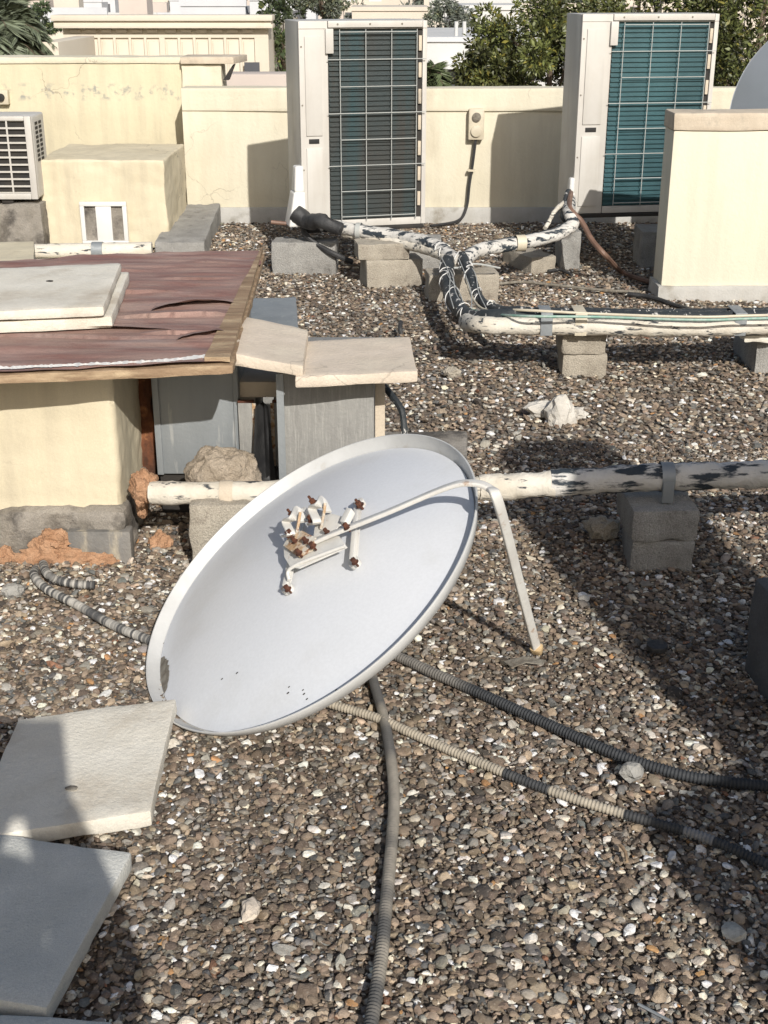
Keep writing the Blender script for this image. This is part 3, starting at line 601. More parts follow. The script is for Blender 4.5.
# foam blobs, mortar
def blob(px, Y, r, m, name, label, cat, seed=0, amp=.4, sub=4, fr=2.0):
    P = PY(px[0], px[1], Y); return solo(lump(MB(), P, r[0], r[1], r[2], sub, amp, fr, seed), name, m, label, cat)
blob((144, 488), 3.86, (.045, .05, .062), 'foam', 'foam_blob', 'orange foam lump where the white pipe enters the hut corner', 'foam', 1, .3)
blob((142, 508), 3.93, (.018, .03, .035), 'foam', 'foam_drip', 'small orange foam drip below the pipe foam lump', 'foam', 2, .3)
mb = MB()
for px, r, s in (((50, 556), (.09, .035, .055), 3), ((20, 568), (.06, .035, .055), 4), ((80, 560), (.09, .03, .035), 5), ((105, 561), (.05, .03, .028), 6), ((55, 540), (.05, .03, .035), 7), ((7, 562), (.03, .03, .06), 9)):
    lump(mb, PY(px[0], px[1], YH - .05), *r, 4, .42, 2.0, s)
solo(mb, 'foam_seal', 'foam', 'spread orange foam along the foot of the hut wall', 'foam')
blob((161, 546), 3.98, (.042, .04, .05), 'foam', 'foam_patch', 'orange foam patch on the rubble right of the hut corner', 'foam', 8, .35)
mb = MB(); lump(mb, PY(163, 560, 4.0), .08, .1, .06, 4, .5, 2, 11); solo(mb, 'rubble_heap', 'mortar', 'pale rubble heap right of the hut corner', 'rubble')
mb = MB(); lump(mb, PY(224, 478, 3.98), .125, .10, .105, 5, .20, 1.9, 12); solo(mb, 'mortar_lump', 'mortar', 'rough tan mortar lump behind the white pipe, below the duct', 'mortar')
# ------------------------------------------------------------------ main near pipe
PL = lambda x, y: PY(x, y, P8.y + .09)
pp = smooth_path([PY(150, 493, 3.80), PY(200, 493, 3.80), PY(300, 492, 3.81), PL(480, 488), PL(560, 483), PL(640, 478), PL(700, 476), PL(780, 474), PL(1000, 465)], 16)
t = thing('near_pipe', (0, 3.9, .2), 'long painted pipe with flaking white wrap passing behind the satellite dish', 'pipe')
wrap = lambda L, i: 1 + .055 * ((L / .085 + .4 * noise.noise(V((L * 3, 0, 0)))) % 1) + .07 * noise.noise(V((L * 8, 0, 0)))
wob = wrap
pp = resample(pp, .012)
l1 = [p for p in pp if p.x < PL(482, 488).x]; l2 = [p for p in pp if p.x >= l1[-1].x]
MB().tube(l1, .036, 20, rf=wob).build('pipe', 'pwhite', t, rough=.003, rscale=30)
MB().tube([p for p in l2 if p.x < PL(556, 480).x] + [PL(556, 483)], .041, 20, rf=wob).build('white_wrap', 'pwhite', t, rough=.006, rscale=25)
MB().tube([PL(550, 483)] + [p for p in l2 if PL(556, 480).x <= p.x], .043, 20, rf=lambda L, i: wrap(L, i) + .05 * noise.noise(V((L * 17, 0, 2)))).build('insulation', 'pmix', t, rough=.006, rscale=25)
for (x, y, rr) in ((227, 493, .041), (666, 477, .049)):
    c = PL(x, y) if x > 300 else PY(x, y, 3.8)
    mb = MB(); mb.tube([c - V((.021, 0, 0)), c + V((.021, 0, 0))], rr, 24, cap=False); mb.box(c.x - .018, c.x + .018, c.y - rr - .002, c.y - rr + .008, c.z - rr - .022, c.z); mb.build('pipe_clamp', 'coping' if x < 300 else 'galv', t, bevel=.003)
# ------------------------------------------------------------------ rear pipe bundles
ZR = zz + .045
t = thing('pipe_bundle', (1.0, 6.1, 0), 'bundled white and black refrigerant pipes strapped over blocks between both air conditioners', 'pipes')
def tb(name, m, pts, r, rt=t, seg=14, rough=.004, **k):
    if r > .02 and 'rf' not in k: k['rf'] = wrap
    return MB().tube(resample(smooth_path(pts, 30), .012) if r > .02 else smooth_path(pts, 12), r, seg, **k).build(name, m, rt, rough=rough, rscale=22)
E1 = T1 @ V((-.02, -.03, .06))
tb('black_sleeve', 'black', [E1 + V((-.03, .0, .05)), E1 + V((.05, -.04, .0)), PY(320, 221, 8.22), PY(342, 230, 8.17)], .052, rf=lambda L, i: 1.1 - L * .8 + .06 * noise.noise(V((L * 20, 0, 0))), rough=.008)
tb('pipe', 'pmix', [PY(330, 226, 8.33), PY(360, 231, 8.2), PY(400, 237, 8.05), PY(435, 246, 7.8), PY(458, 262, 7.55)], .042)
tb('pipe', 'pwhite', [PY(345, 233, 8.28), PY(400, 243, 8.02), PY(440, 254, 7.72), PY(452, 266, 7.5)], .032)
tb('insulated_pipe', 'pblack', [PY(448, 260, 7.55), PY(447, 280, 7.2), PY(455, 303, 6.7), PY(472, 318, 6.3), G(500, 317, ZR + .02), G(600, 319, ZR + .03), G(700, 320, ZR + .03), G(800, 317, ZR + .03), G(1150, 317, ZR + .03)], .040)
tb('insulated_pipe', 'pblack', [PY(462, 256, 7.6), PY(470, 275, 7.25), PY(478, 298, 6.8), PY(495, 310, 6.5), G(530, 313, ZR + .02), G(640, 315, ZR + .03), G(800, 314, ZR + .03), G(1150, 314, ZR + .03)], .030)
tb('pipe', 'pwhite', [PY(466, 322, 6.22), G(480, 325, ZR), G(520, 326, ZR), G(600, 327, ZR), G(700, 328, ZR), G(800, 326, ZR), G(1150, 326, ZR)], .040)
E2 = T2 @ V((-.03, -.03, .10))
tb('pipe', 'pmix', [E2, PY(569, 212, 8.3), PY(573, 224, 8.2), PY(555, 235, 8.1), PY(520, 243, 7.95), PY(480, 250, 7.75), PY(462, 262, 7.55)], .040)
tb('pipe', 'pblack', [E2 + V((-.01, 0, .05)), PY(563, 214, 8.33), PY(567, 224, 8.25), PY(545, 234, 8.15), PY(500, 243, 7.95), PY(466, 256, 7.62)], .022)
tb('cable', 'pwhite', [E2 + V((.0, -.02, .02)), PY(556, 210, 8.3), PY(549, 222, 8.25), PY(545, 228, 8.2)], .014)
for k, off in enumerate((0, 3)):
    tb('cable', 'green' if k == 0 else 'pvc', [PY(446 + off * 6, 262, 7.5), PY(449 + off * 6, 282, 7.1), PY(460 + off * 5, 302, 6.6), PY(480 + off * 3, 312 - off * .5, 6.35), G(520, 316 - off * 2, ZR + .07), G(600, 317 - off, ZR + .07), G(700, 320 - off, ZR + .072), G(800, 318 - off, ZR + .07), G(1150, 318 - off, ZR + .07)], .0065, seg=8, rough=0)
rnd = random.Random(3)
for ctrl, rr_, turns, ph_ in (([PY(448, 262, 7.55), PY(447, 280, 7.2), PY(455, 303, 6.7), PY(472, 318, 6.3)], .046, 3.5, 0), ([PY(462, 256, 7.6), PY(470, 275, 7.25), PY(478, 298, 6.8), PY(495, 310, 6.5)], .036, 3, 1), ([PY(440, 250, 7.75), PY(455, 258, 7.6), PY(462, 262, 7.55)], .05, 1.5, 0)):
    base_ = smooth_path(ctrl, 40); pts_ = []
    for i, p in enumerate(base_):
        tn = (base_[min(i + 1, len(base_) - 1)] - base_[max(i - 1, 0)]).normalized(); u_ = tn.cross(V((1, .2, 0))).normalized(); w_ = tn.cross(u_)
        a_ = 6.283 * turns * (i / len(base_) + .16 * noise.noise(V((i * .11, ph_, 0)))) + ph_; k_r = rr_ * (1 + .12 * noise.noise(V((i * .2, 2, ph_))))
        pts_.append(p + u_ * (math.cos(a_) * k_r) + w_ * (math.sin(a_) * k_r))
    MB().tube(pts_, .0028, 6).build('cord', 'acw', t)
for k in range(5):
    x0 = 440 + rnd.random() * 28; tb('cord', 'acg', [PY(x0, 258 + rnd.random() * 8, 7.5), PY(x0 - 4 + rnd.random() * 14, 275, 7.13), PY(x0 + 4 + rnd.random() * 14, 292, 6.78), PY(x0 + 8 + rnd.random() * 16, 308, 6.42)], .003, seg=6, rough=0)
tb('cord', 'acg', [PY(440, 263, 7.45), PY(455, 268, 7.4), PY(475, 264, 7.42), PY(500, 268, 7.5)], .006, seg=6, rough=0)
def strap(c, ax, r, m, wd=.02): MB().tube([c - ax * wd, c + ax * wd], r, 18, cap=False).build('strap', m, t)
strap(PY(359, 231, 8.2), V((1, -.25, 0)).normalized(), .052, 'acg', .016)
strap(PY(520, 243, 7.93), V((1, .25, 0)).normalized(), .05, 'pvc', .03)
for x, m in ((545, 'galv'), (579, 'pvc'), (737, 'galv')):
    c = G(x, 322, ZR + .015); mb = MB(); mb.box(c.x - .028, c.x + .028, c.y - .065, c.y + .10, c.z + .052, c.z + .058).box(c.x - .028, c.x + .028, c.y - .068, c.y - .062, c.z - .05, c.z + .058); mb.build('strap', m, t, bevel=.002)
def cable(name, label, pts, r, m, cat='cable', **k):
    mb = MB().tube(smooth_path(pts, 12), r, 8); return solo(mb, name, m, label, cat, **k)
cable('hanging_cable', 'black cable looping under the dark-coil air conditioner', [T1 @ V((.02, -.04, .06)), PY(304, 232, 8.38), PY(318, 245, 8.35), PY(336, 255, 8.3), PY(352, 262, 8.35)], .018, 'black')
cable('copper_stub', 'short copper-brown pipe end at the left foot of the dark-coil air conditioner', [PY(271, 222, 8.45), PY(290, 224, 8.45)], .013, 'brown', 'pipe')
cable('brown_hose', 'brown hose drooping from the teal-coil air conditioner to the pale wall', [E2 + V((0, -.03, .05)), PY(570, 208, 8.28), PY(582, 222, 8.2), PY(592, 240, 8.1), PY(606, 256, 8.0), G(622, 272, .02), G(640, 279, .02), G(658, 284, .02)], .017, 'brown', 'hose')
cable('black_cable', 'black cable on the gravel between the pale wall and the double pipe', [G(628, 294, .02), G(650, 297, .02), G(675, 305, .02), G(700, 313, .03)], .014, 'black')
cable('thin_ground_cable', 'thin grey cable on the gravel behind the pipe bundle', [G(497, 284, .02), G(520, 282, .02), G(545, 284, .018), G(600, 290, .018), G(640, 292, .018)], .009, 'grime')
cable('dark_wire', 'dark wire on the gravel beside the beige block of the white pipe', [G(548, 271, .02), G(560, 270, .02), G(572, 275, .02)], .010, 'black')
cable('bent_cable', 'grey-black cable bent down right of the zinc box', [PY(384, 386, 4.35), PY(392, 396, 4.3), PY(401, 409, 4.25), PY(404, 425, 4.22), PY(404, 437, 4.2)], .012, 'pblack')
cable('cable_stub', 'short dark cable stub sticking out behind the pinkish slab', [G(401, 334, .03), G(400, 328, .06), G(401, 322, .08)], .012, 'black')
# ------------------------------------------------------------------ corrugated hoses
def hose(label, pts, r, cf, sup=True):
    pa = [V((p.x, p.y, p.z + gz(p.x, p.y))) for p in resample(smooth_path(pts, 40), .0022)]
    mb = MB().tube(pa, r, 12, rf=lambda L, i: 1 + (.13 if (i % 4) in (0, 1) else -.10), cf=cf)
    return solo(mb, 'corrugated_hose', 'hose', label, 'hose', 'corrugated hoses on the gravel', smooth=70)
BK, BG, GY = (.035, .038, .042), (.42, .37, .29), (.17, .16, .145)
def mixc(a, b, t): t = max(0, min(1, t)); return tuple(x + (y - x) * t for x, y in zip(a, b))
HZ = .022
hose('grey corrugated hose running from under the dish to the bottom edge', [G(366, 650, HZ), G(374, 684, HZ), G(384, 720, HZ), G(391, 760, HZ), G(394, 800, HZ), G(391, 850, HZ), G(386, 905, HZ), G(381, 960, HZ), G(370, 1030, HZ), G(360, 1080, HZ)], .0122,
     lambda L, p: mixc(mixc(BK, GY, .45), mixc(GY, BG, .35), noise.noise(p * 11) * 2.6 + .35 + (.3 if p.y < 2.4 else -.2)))
def bcol(L, p):
    x = px_of(p) + noise.noise(p * 40) * 6
    seg = [(505, BG), (550, BK), (626, BG), (688, BK), (712, (.25, .25, .25)), (9999, BK)]
    for e_, c in seg:
        if x < e_: return mixc(c, GY, .25 * noise.noise(p * 60) + .1)
hose('beige corrugated hose with black stretches, nearest of the hoses to the right edge', [G(300, 690, HZ), G(330, 704, HZ), G(375, 718, HZ), G(424, 739, HZ), G(480, 763, HZ), G(530, 784, HZ), G(580, 802, HZ), G(640, 820, HZ), G(700, 838, HZ), G(765, 865, HZ), G(800, 880, HZ), G(900, 915, HZ), G(1050, 930, HZ)], .0108, bcol)
hose('thick black corrugated hose running right under the grey stone', [G(350, 640, HZ), G(398, 657, HZ), G(430, 672, HZ), G(475, 692, HZ), G(530, 717, HZ), G(580, 740, HZ), G(618, 756, HZ), G(660, 770, HZ), G(700, 780, HZ), G(768, 789, HZ), G(830, 794, HZ), G(950, 790, HZ), G(1100, 760, HZ)], .0128,
     lambda L, p: mixc(GY, BK, (px_of(p) - 450) / 25))
DC = lambda L, p: mixc((.07, .07, .07), (.42, .40, .36), 2.2 * noise.noise(V((L * 83, 0, 1))) + 1.5 * noise.noise(V((L * 11, 0, 1))) + .35)
hose('black and white conduit running from the hut foam to the dish', [PY(38, 566, YH - .02), G(34, 575, .03), G(48, 590, .024), G(80, 606, .024), G(118, 626, .024), G(156, 643, .024), G(190, 660, .02)], .0125, DC)
hose('short black and white conduit stub beside the hut foam', [PY(42, 560, YH - .02), G(47, 573, .05), G(58, 580, .034), G(76, 584, .03), G(95, 585, .028)], .0125, DC)
# ------------------------------------------------------------------ satellite dish
th, ph, R = .59781337, 3.53334076, .52067993
Cd = V((-.2115, 3.082, .309)); nd = V((math.sin(th) * math.cos(ph), math.sin(th) * math.sin(ph), math.cos(th)))
ud = nd.cross(V((0, 0, 1))).normalized(); vd = nd.cross(ud)
def dl(r, a, h): return Cd + ud * (r * math.cos(a)) + vd * (r * math.sin(a)) + nd * h
def dP(x, y, h=0.):
    d = ray(x, y); return O + d * ((Cd + nd * h - O).dot(nd) / d.dot(nd))
def lathe(prof, C_=None, seg=160, fr=None):
    mb = MB(); f_ = fr or dl; n = len(prof)
    mb.add([f_(r, 2 * math.pi * j / seg, h) for (r, h) in prof for j in range(seg)], [(i * seg + j, i * seg + (j + 1) % seg, (i + 1) * seg + (j + 1) % seg, (i + 1) * seg + j) for i in range(n - 1) for j in range(seg)]); return mb
capz = lambda r: -.040 + .085 * (1 - (r / R) ** 2)
td = thing('satellite_dish', (-.6, 2.9, 0), 'large white satellite dish lying tilted on the gravel with its rusty mount up', 'satellite dish')
prof = [(.001 + (R - .026) * i / 40, capz(.001 + (R - .026) * i / 40)) for i in range(41)]
prof += [(r, h - .003) for r, h in prof[::-1]]
lathe(prof).build('reflector', 'dish', td, smooth=60)
rim = [(R - .0275, capz(R - .026) - .003), (R - .025, -.0395), (R - .023, -.038), (R - .005, -.0065), (R - .003, -.001), (R, -.001), (R + .001, -.005), (R - .018, -.040), (R - .024, -.043), (R - .0275, capz(R - .026) - .003)]
lathe(rim).build('rim', 'dishrim', td, smooth=50)
# grime patch in the low rim channel
def ring_patch(a_from, a_to, r0, r1, h, name, m):
    n = 40; mb = MB(); vs = []
    for i in range(n + 1):
        a_ = a_from + (a_to - a_from) * i / n; tpr = math.sin(math.pi * i / n) ** .5
        rr0 = r1 - (r1 - r0) * tpr * (1 + .3 * noise.noise(V((i * .3, 0, 0))))
        vs += [dl(rr0, a_, capz(rr0) + h), dl((rr0 + r1) / 2, a_, capz((rr0 + r1) / 2) + h), dl(r1, a_, capz(r1) + h)]
    mb.add(vs, [(3 * i + k, 3 * i + k + 1, 3 * i + 4 + k, 3 * i + 3 + k) for i in range(n) for k in (0, 1)]); mb.build(name, m, td)
aL = math.atan2((dP(152, 672) - Cd).dot(vd), (dP(152, 672) - Cd).dot(ud))
ring_patch(aL - rad(10), aL + rad(9), R - .062, R - .0265, .0012, 'dirt_patch', 'grime')
for x, y in ((222, 679), (289, 687), (288, 693), (303, 690), (304, 694), (307, 699), (336, 690), (237, 673)):
    p = dP(x, y, .01)
    for _ in range(6): q_ = p - Cd; r_ = (q_ - nd * q_.dot(nd)).length; p = dP(x, y, capz(r_) + .0009)
    k = .0018 + .0012 * random.random(); mb = MB(); mb.prism([p + ud * (k * math.cos(q) * 1.0) + vd * (k * 1.6 * math.sin(q)) for q in (0, 1.05, 2.1, 3.14, 4.2, 5.25)], nd * .0005); mb.build('speck', 'dark', td)
# mount
def bar(mb, a, b, w, h_, up=nd):
    d_ = (b - a).normalized(); s_ = d_.cross(up).normalized() * (w / 2); u_ = up.normalized() * h_
    return mb.hexa([a - s_, a + s_, b + s_, b - s_], [a - s_ + u_, a + s_ + u_, b + s_ + u_, b - s_ + u_])
s0_ = .047
for (a_, b_) in (((287, 588), (303, 512)), ((354, 562), (359, 503))):
    A_, B_ = dP(*a_, s0_ + .008), dP(*b_, s0_ + .008)
    mb = MB(); bar(mb, A_, B_, .024, .004); bar(mb, A_, B_, .013, .014); ch = mb.build('channel_bar', 'arm', td, bevel=.002)
    for P_ in (A_, B_): MB().cyl(P_ - nd * .012, P_ + nd * .005, .016, 20).build('pad', 'arm', td, bevel=.002)
def plate(pts, h, th_, name, m='arm'):
    return MB().prism([dP(x, y, h) for x, y in pts], nd * th_).build(name, m, td, bevel=.0012)
plate([(291, 568), (300, 569), (348, 548), (340, 537), (300, 538), (284, 545), (285, 558)], .088, .004, 'gusset_plate')
plate([(318, 510), (348, 519), (334, 533), (314, 538)], .092, .004, 'gusset_plate')
plate([(285, 548), (300, 558), (313, 551), (318, 540), (304, 533), (292, 537)], .098, .010, 'hinge_plate', 'rustpaint')
tube_ = smooth_path([dP(289, 580, .075), dP(288, 572, .085), dP(294, 566, .093), dP(310, 559, .097), dP(345, 546, .099)], 8); MB().tube(tube_, .005, 10).build('edge_rib', 'arm', td)
# clamps: two saddles with nuts and bolts
for (c0, c1, c2) in (((285, 536), (286, 522), (297, 510)), ((311, 524), (312, 509), (322, 500))):
    cs = MB(); pth = smooth_path([dP(*c0, .100), dP(c0[0] + 6, c0[1] - 2, .128), dP(*c1, .135), dP(c1[0] + 7, c1[1] - 4, .150), dP(*c2, .135), dP(c2[0] + 6, c2[1] + 12, .115)], 8)
    cs.tube(pth, .012, 10, flat=.3); cl = cs.build('pipe_saddle', 'arm', td)
    pth = smooth_path([dP(c0[0] + 10, c0[1] + 3, .10), dP(c1[0] + 12, c1[1] + 3, .135), dP(c2[0] + 3, c2[1] + 3, .15)], 8); MB().tube(pth, .010, 10, flat=.4).build('pipe_saddle', 'rustpaint', td)
def nut(x, y, h, r=.0085, L=.010, back=.02):
    r *= .88
    P_ = dP(x, y, h); n = MB().cyl(P_ - nd * .004, P_ + nd * .008, r, 6).cyl(P_ - nd * .006, P_ - nd * .0042, r * 1.35, 16).cyl(P_ - nd * back, P_ + nd * L, r * .42, 8).build('nut', 'rust', td, bevel=.001)
for a_ in ((287, 588, .078), (354, 561, .078), (359, 504, .08, .010, .018), (346, 526, .115), (292, 515, .145, .010, .022), (289, 533, .13, .011), (313, 502, .15, .010, .022), (311, 518, .13, .011), (298, 552, .118), (312, 545, .118), (305, 540, .12, .008), (326, 531, .11, .007), (294, 540, .118, .007)):
    nut(*a_)
bar_ = MB(); P_ = dP(346, 527, .09); bar(bar_, P_, dP(353, 513, .10), .022, .02); bar_.build('arm_clip', 'arm', td, bevel=.003)
# long arm over the rim to the ground
foot = G(537, 650, .012)
pa = smooth_path([dP(306, 546, .098), dP(330, 535, .10), dP(388, 512, .105), dP(445, 488, .105), dP(470, 483, .095), dP(489, 488, .07), dP(499, 505, .035), foot.lerp(dP(499, 505, .035), .5), foot], 14)
MB().tube(pa, .0135, 20, flat=.45).build('support_arm', 'arm', td, smooth=50)
d_ = (pa[-1] - pa[-10]).normalized()
MB().tube([foot - d_ * .018, foot - d_ * .004, foot + d_ * .012], .0175, 14, flat=.8, rf=lambda L, i: (1, 1, .8)[i]).build('end_cap', 'tan', td, bevel=.003)
# ------------------------------------------------------------------ far dish at the right edge
C2 = PY(812, 112, 8.6); n2 = V((-.70, -.66, .22)).normalized(); u2 = n2.cross(V((0, 0, 1))).normalized(); v2 = n2.cross(u2); R2 = .60
f2 = lambda r, a, h: C2 + u2 * (r * math.cos(a)) + v2 * (r * math.sin(a)) + n2 * h
t = thing('satellite_dish', (C2.x, C2.y + .3, 0), 'satellite dish in a painted shade tone on a mast rising behind the short pale wall', 'satellite dish')
pr = [(.001 + R2 * i / 30, .07 * (1 - (i / 30) ** 2)) for i in range(31)]; pr += [(R2 + .004, .004), (R2 + .004, -.008)] + [(r, h - .006) for r, h in pr[::-1]]
lathe(pr, fr=f2, seg=96).build('reflector', 'dish_shade', t, smooth=60)
MB().tube([V((C2.x + .15, C2.y + .02, -.02)), V((C2.x + .15, C2.y + .02, C2.z - .1))], .03, 14).build('mast', 'galv', t)
MB().box(C2.x + .06, C2.x + .2, C2.y + .0, C2.y + .12, C2.z - .16, C2.z - .0).build('mount', 'galv', t, bevel=.006)
MB().tube([f2(R2 * .98, math.pi / 2, 0), C2 - n2 * .45], .011, 8).build('feed_arm', 'arm', t)
MB().cyl(C2 - n2 * .42, C2 - n2 * .54, .03, 14).build('feed_horn', 'arm', t, bevel=.004)
# ------------------------------------------------------------------ small loose things
mb = MB(); lump(mb, G(560, 416, .03), .07, .05, .09, 3, .32, 1.5, 5, True); lump(mb, G(545, 410, .03), .085, .05, .04, 3, .4, 1.4, 6, True); lump(mb, G(575, 414, .02), .055, .04, .03, 3, .4, 1.6, 7, True)
solo(mb, 'white_rag', 'cloth', 'crumpled dusty white rag on the gravel between both pipes', 'rag', smooth=15)
solo(lump(MB(), G(632, 771, .032), .032, .026, .026, 2, .35, 1.5, 4, True), 'grey_stone', 'stone', 'angular grey stone leaning on the black hose', 'stone', smooth=20)
solo(lump(MB(), G(603, 528, .03), .06, .05, .05, 3, .4, 1.6, 8, True), 'brown_stone', 'conc', 'rounded dull stone in the shadow left of the near block stack', 'stone', smooth=25)
solo(lump(MB(), G(12, 591, .015), .035, .03, .025, 3, .35, 1.5, 21, True), 'pale_stone', 'stone', 'pale stone at the left edge below the foam', 'stone', smooth=25)
solo(lump(MB(), G(452, 372, .02), .045, .035, .028, 3, .35, 1.5, 22, True), 'tan_stone', 'conc', 'single tan stone on the gravel right of the pinkish slab', 'stone', smooth=25)
solo(lump(MB(), G(251, 909, .02), .020, .034, .014, 3, .3, 1.5, 23, True), 'flat_stone', 'slab_p', 'largest pale flat stone right of the blue-grey slab', 'stone', smooth=25)
P = G(657, 649, .02); solo(MB().cyl(P, P + V((0, 0, .016)), .030, 24), 'plastic_disc', 'black', 'round black plastic disc in the shadow below the near block stack', 'disc', bevel=.004)
P = G(620, 845, .026); Q = G(627, 862, .022); solo(MB().tube([P, P.lerp(Q, .5) + V((.004, 0, .004)), Q], .004, 6), 'twig', 'wood', 'small dry twig below the beige hose', 'twig')
P = G(638, 1004, .022); Q = G(672, 1022, .022); solo(MB().tube([P, Q], .003, 6), 'thin_rod', 'galv', 'thin grey rod at the bottom edge', 'rod')
P = G(518, 663, .024); solo(MB().prism([G(504, 662, .022), G(524, 657, .026), G(546, 661, .022), G(542, 665, .022), G(526, 663, .026), G(512, 668, .022)], (0, 0, .003)), 'plastic_scrap', 'grime', 'flat grey plastic scrap beside the foot of the dish arm', 'scrap')
# ------------------------------------------------------------------ off-frame shadow casters added right of the camera, shaped to throw the big shadows
Y0 = 0.; k_ = 1 / math.tan(EL)
def cast(x, y): s_ = (y - Y0) / math.cos(AZ); return V((x + math.sin(AZ) * s_, Y0, s_ / k_))
gp = lambda x, y: cast(*G(x, y)[:2])
pts = [gp(745, 756), gp(660, 678), gp(608, 616), gp(560, 565), gp(512, 500), gp(498, 452), gp(520, 440), gp(600, 440), gp(640, 470), gp(700, 500), gp(728, 545), gp(775, 588), gp(810, 630)]
e_ = pts[-1]; tp_ = pts[0]
pts = [V((tp_.x + .35, 0, 0)), V((tp_.x + .02, 0, tp_.z - .12))] + pts + [e_ + V((.8, 0, .1)), V((e_.x + .8, 0, 0))]
solo(MB().prism(pts, (0, -.12, 0)), 'band_shadow_caster', 'plaster', 'unseen upright shape added to cast the shadow band at the right', 'wall')  # unseen caster, outline worked back from the shadow band on the gravel
hh = 1.5; s_ = hh * k_; g0, g1 = G(628, 812), G(745, 752); dd = (g1 - g0).normalized()
pt0 = V((g0.x + math.sin(AZ) * s_, g0.y - math.cos(AZ) * s_, 0)); bk2 = V((.25, -.97, 0))
solo(MB().prism([pt0, pt0 + dd * .9, pt0 + dd * .9 + bk2 * 1.2, pt0 + bk2 * 1.2], (0, 0, hh)), 'corner_shadow_caster', 'far_white', 'unseen square block added to cast the lower right shadow', 'shadow_caster', bevel=.02)  # unseen block added only for the shadow in the lower right
# the person holding the camera (only the shadow shows)
sk = [(0, -.42, .95), (0, -.42, 1.15), (0, -.42, 1.38), (0, -.40, 1.50), (0, -.38, 1.60), (0, -.36, 1.70),
      (-.10, -.42, .90), (-.12, -.40, .50), (-.13, -.43, .08), (-.14, -.30, .04), (.10, -.42, .90), (.12, -.40, .50), (.13, -.43, .08), (.14, -.30, .04),
      (-.19, -.42, 1.42), (-.20, -.28, 1.36), (-.05, -.12, 1.70), (.19, -.42, 1.42), (.20, -.28, 1.36), (.05, -.12, 1.70)]
sr = [.17, .18, .21, .12, .12, .11, .09, .065, .045, .035, .09, .065, .045, .035, .11, .095, .06, .11, .095, .06]
se = [(0, 1), (1, 2), (2, 3), (3, 4), (4, 5), (0, 6), (6, 7), (7, 8), (8, 9), (0, 10), (10, 11), (11, 12), (12, 13), (2, 14), (14, 15), (15, 16), (2, 17), (17, 18), (18, 19)]
me = bpy.data.meshes.new('person'); me.from_pydata([V(p) - V((0, -.42, 0)) for p in sk], se, []); po = bpy.data.objects.new('person', me); COL.objects.link(po); po.location = (-.09, -.42, 0)
md = po.modifiers.new('skin', 'SKIN'); me_ = me.skin_vertices[0].data
for i, r_ in enumerate(sr): me_[i].radius = (r_, r_)
me_[0].use_root = True; po.modifiers.new('sub', 'SUBSURF').levels = 2; me.materials.append(M['jean'])
tag(po, 'standing person in dark clothes holding up a phone behind the viewpoint', 'person')
solo(MB().box(-.24, .02, -.115, -.105, 1.62, 1.88), 'phone_shadow_slab', 'dark', 'unseen slab, larger than the phone, added to fill out its shadow', 'phone_shadow_slab', bevel=.004)  # oversized stand-in for phone and hands, unseen, fills out their shadow
# ------------------------------------------------------------------ vegetation
def leaf_mesh(name, P, D, size, cols, m, root, wr=.2):
    n = len(P); a = np.cross(D, rng.normal(size=(n, 3))); a /= np.linalg.norm(a, axis=1)[:, None] + 1e-9
    s = (size * rng.uniform(.6, 1.3, n))[:, None]
    v = np.stack([P, P + D * s * .5 + a * s * wr, P + D * s, P + D * s * .5 - a * s * wr], 1).reshape(-1, 3) - np.array(ROOTLOC[root.name])
    me = bpy.data.meshes.new(name); me.vertices.add(4 * n); me.vertices.foreach_set('co', v.astype(np.float32).ravel())
    me.loops.add(4 * n); me.loops.foreach_set('vertex_index', np.arange(4 * n, dtype=np.int32)); me.polygons.add(n); me.polygons.foreach_set('loop_start', np.arange(0, 4 * n, 4, dtype=np.int32)); me.update(calc_edges=True)
    at = me.attributes.new('Col', 'FLOAT_COLOR', 'POINT'); at.data.foreach_set('color', np.concatenate([np.repeat(cols, 4, 0), np.ones((4 * n, 1))], 1).astype(np.float32).ravel())
    me.materials.append(M[m]); o = bpy.data.objects.new(name, me); COL.objects.link(o); o.parent = root; return o
def tree(c, r, n, size, label, base=(.045, .075, .022), z0=-7, clumps=70, name='leafy_tree', group=None, haze=0.):
    c = V(c); t = thing(name, (c.x, c.y, z0), label, 'tree', group)
    cc = rng.normal(size=(clumps, 3)); cc /= np.linalg.norm(cc, axis=1)[:, None]; cc *= rng.uniform(.45, 1., (clumps, 1)) ** .6
    cr = rng.uniform(.13, .26, clumps); k = rng.integers(0, clumps, n); g_ = rng.normal(size=(n, 3)); g_ /= np.linalg.norm(g_, axis=1)[:, None]
    off = g_ * (cr[k] * rng.uniform(.5, 1.05, n) ** .5)[:, None]
    P = (cc[k] + off) * np.array(r) + np.array(c)
    D = g_ + rng.normal(size=(n, 3)) * .6 + np.array([0, 0, -.25]); D /= np.linalg.norm(D, axis=1)[:, None]
    tone = rng.uniform(.5, 1.4, clumps)[k] * rng.uniform(.6, 1.5, n); col = np.array(base)[None] * tone[:, None]
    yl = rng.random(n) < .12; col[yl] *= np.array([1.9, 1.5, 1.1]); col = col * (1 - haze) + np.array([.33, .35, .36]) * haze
    leaf_mesh('crown', P, D, size, np.clip(col, 0, 1), 'leaf', t)
    mb = MB(); mb.tube([V((c.x, c.y, z0)), V((c.x + .1, c.y, (z0 + c.z) / 2)), c], max(.05, r[0] * .05), 8, rf=lambda L, i: 1 - .25 * i)
    for i in range(6): q = V(cc[i]) * .8; mb.tube([V((c.x, c.y, c.z - r[2] * .8)), c + V((q.x * r[0] * .5, q.y * r[1] * .5, q.z * r[2] * .4)), c + V((q.x * r[0], q.y * r[1], q.z * r[2]))], max(.02, r[0] * .02), 6, rf=lambda L, i: 1 - .3 * i)
    mb.build('trunk', 'bark', t); return t
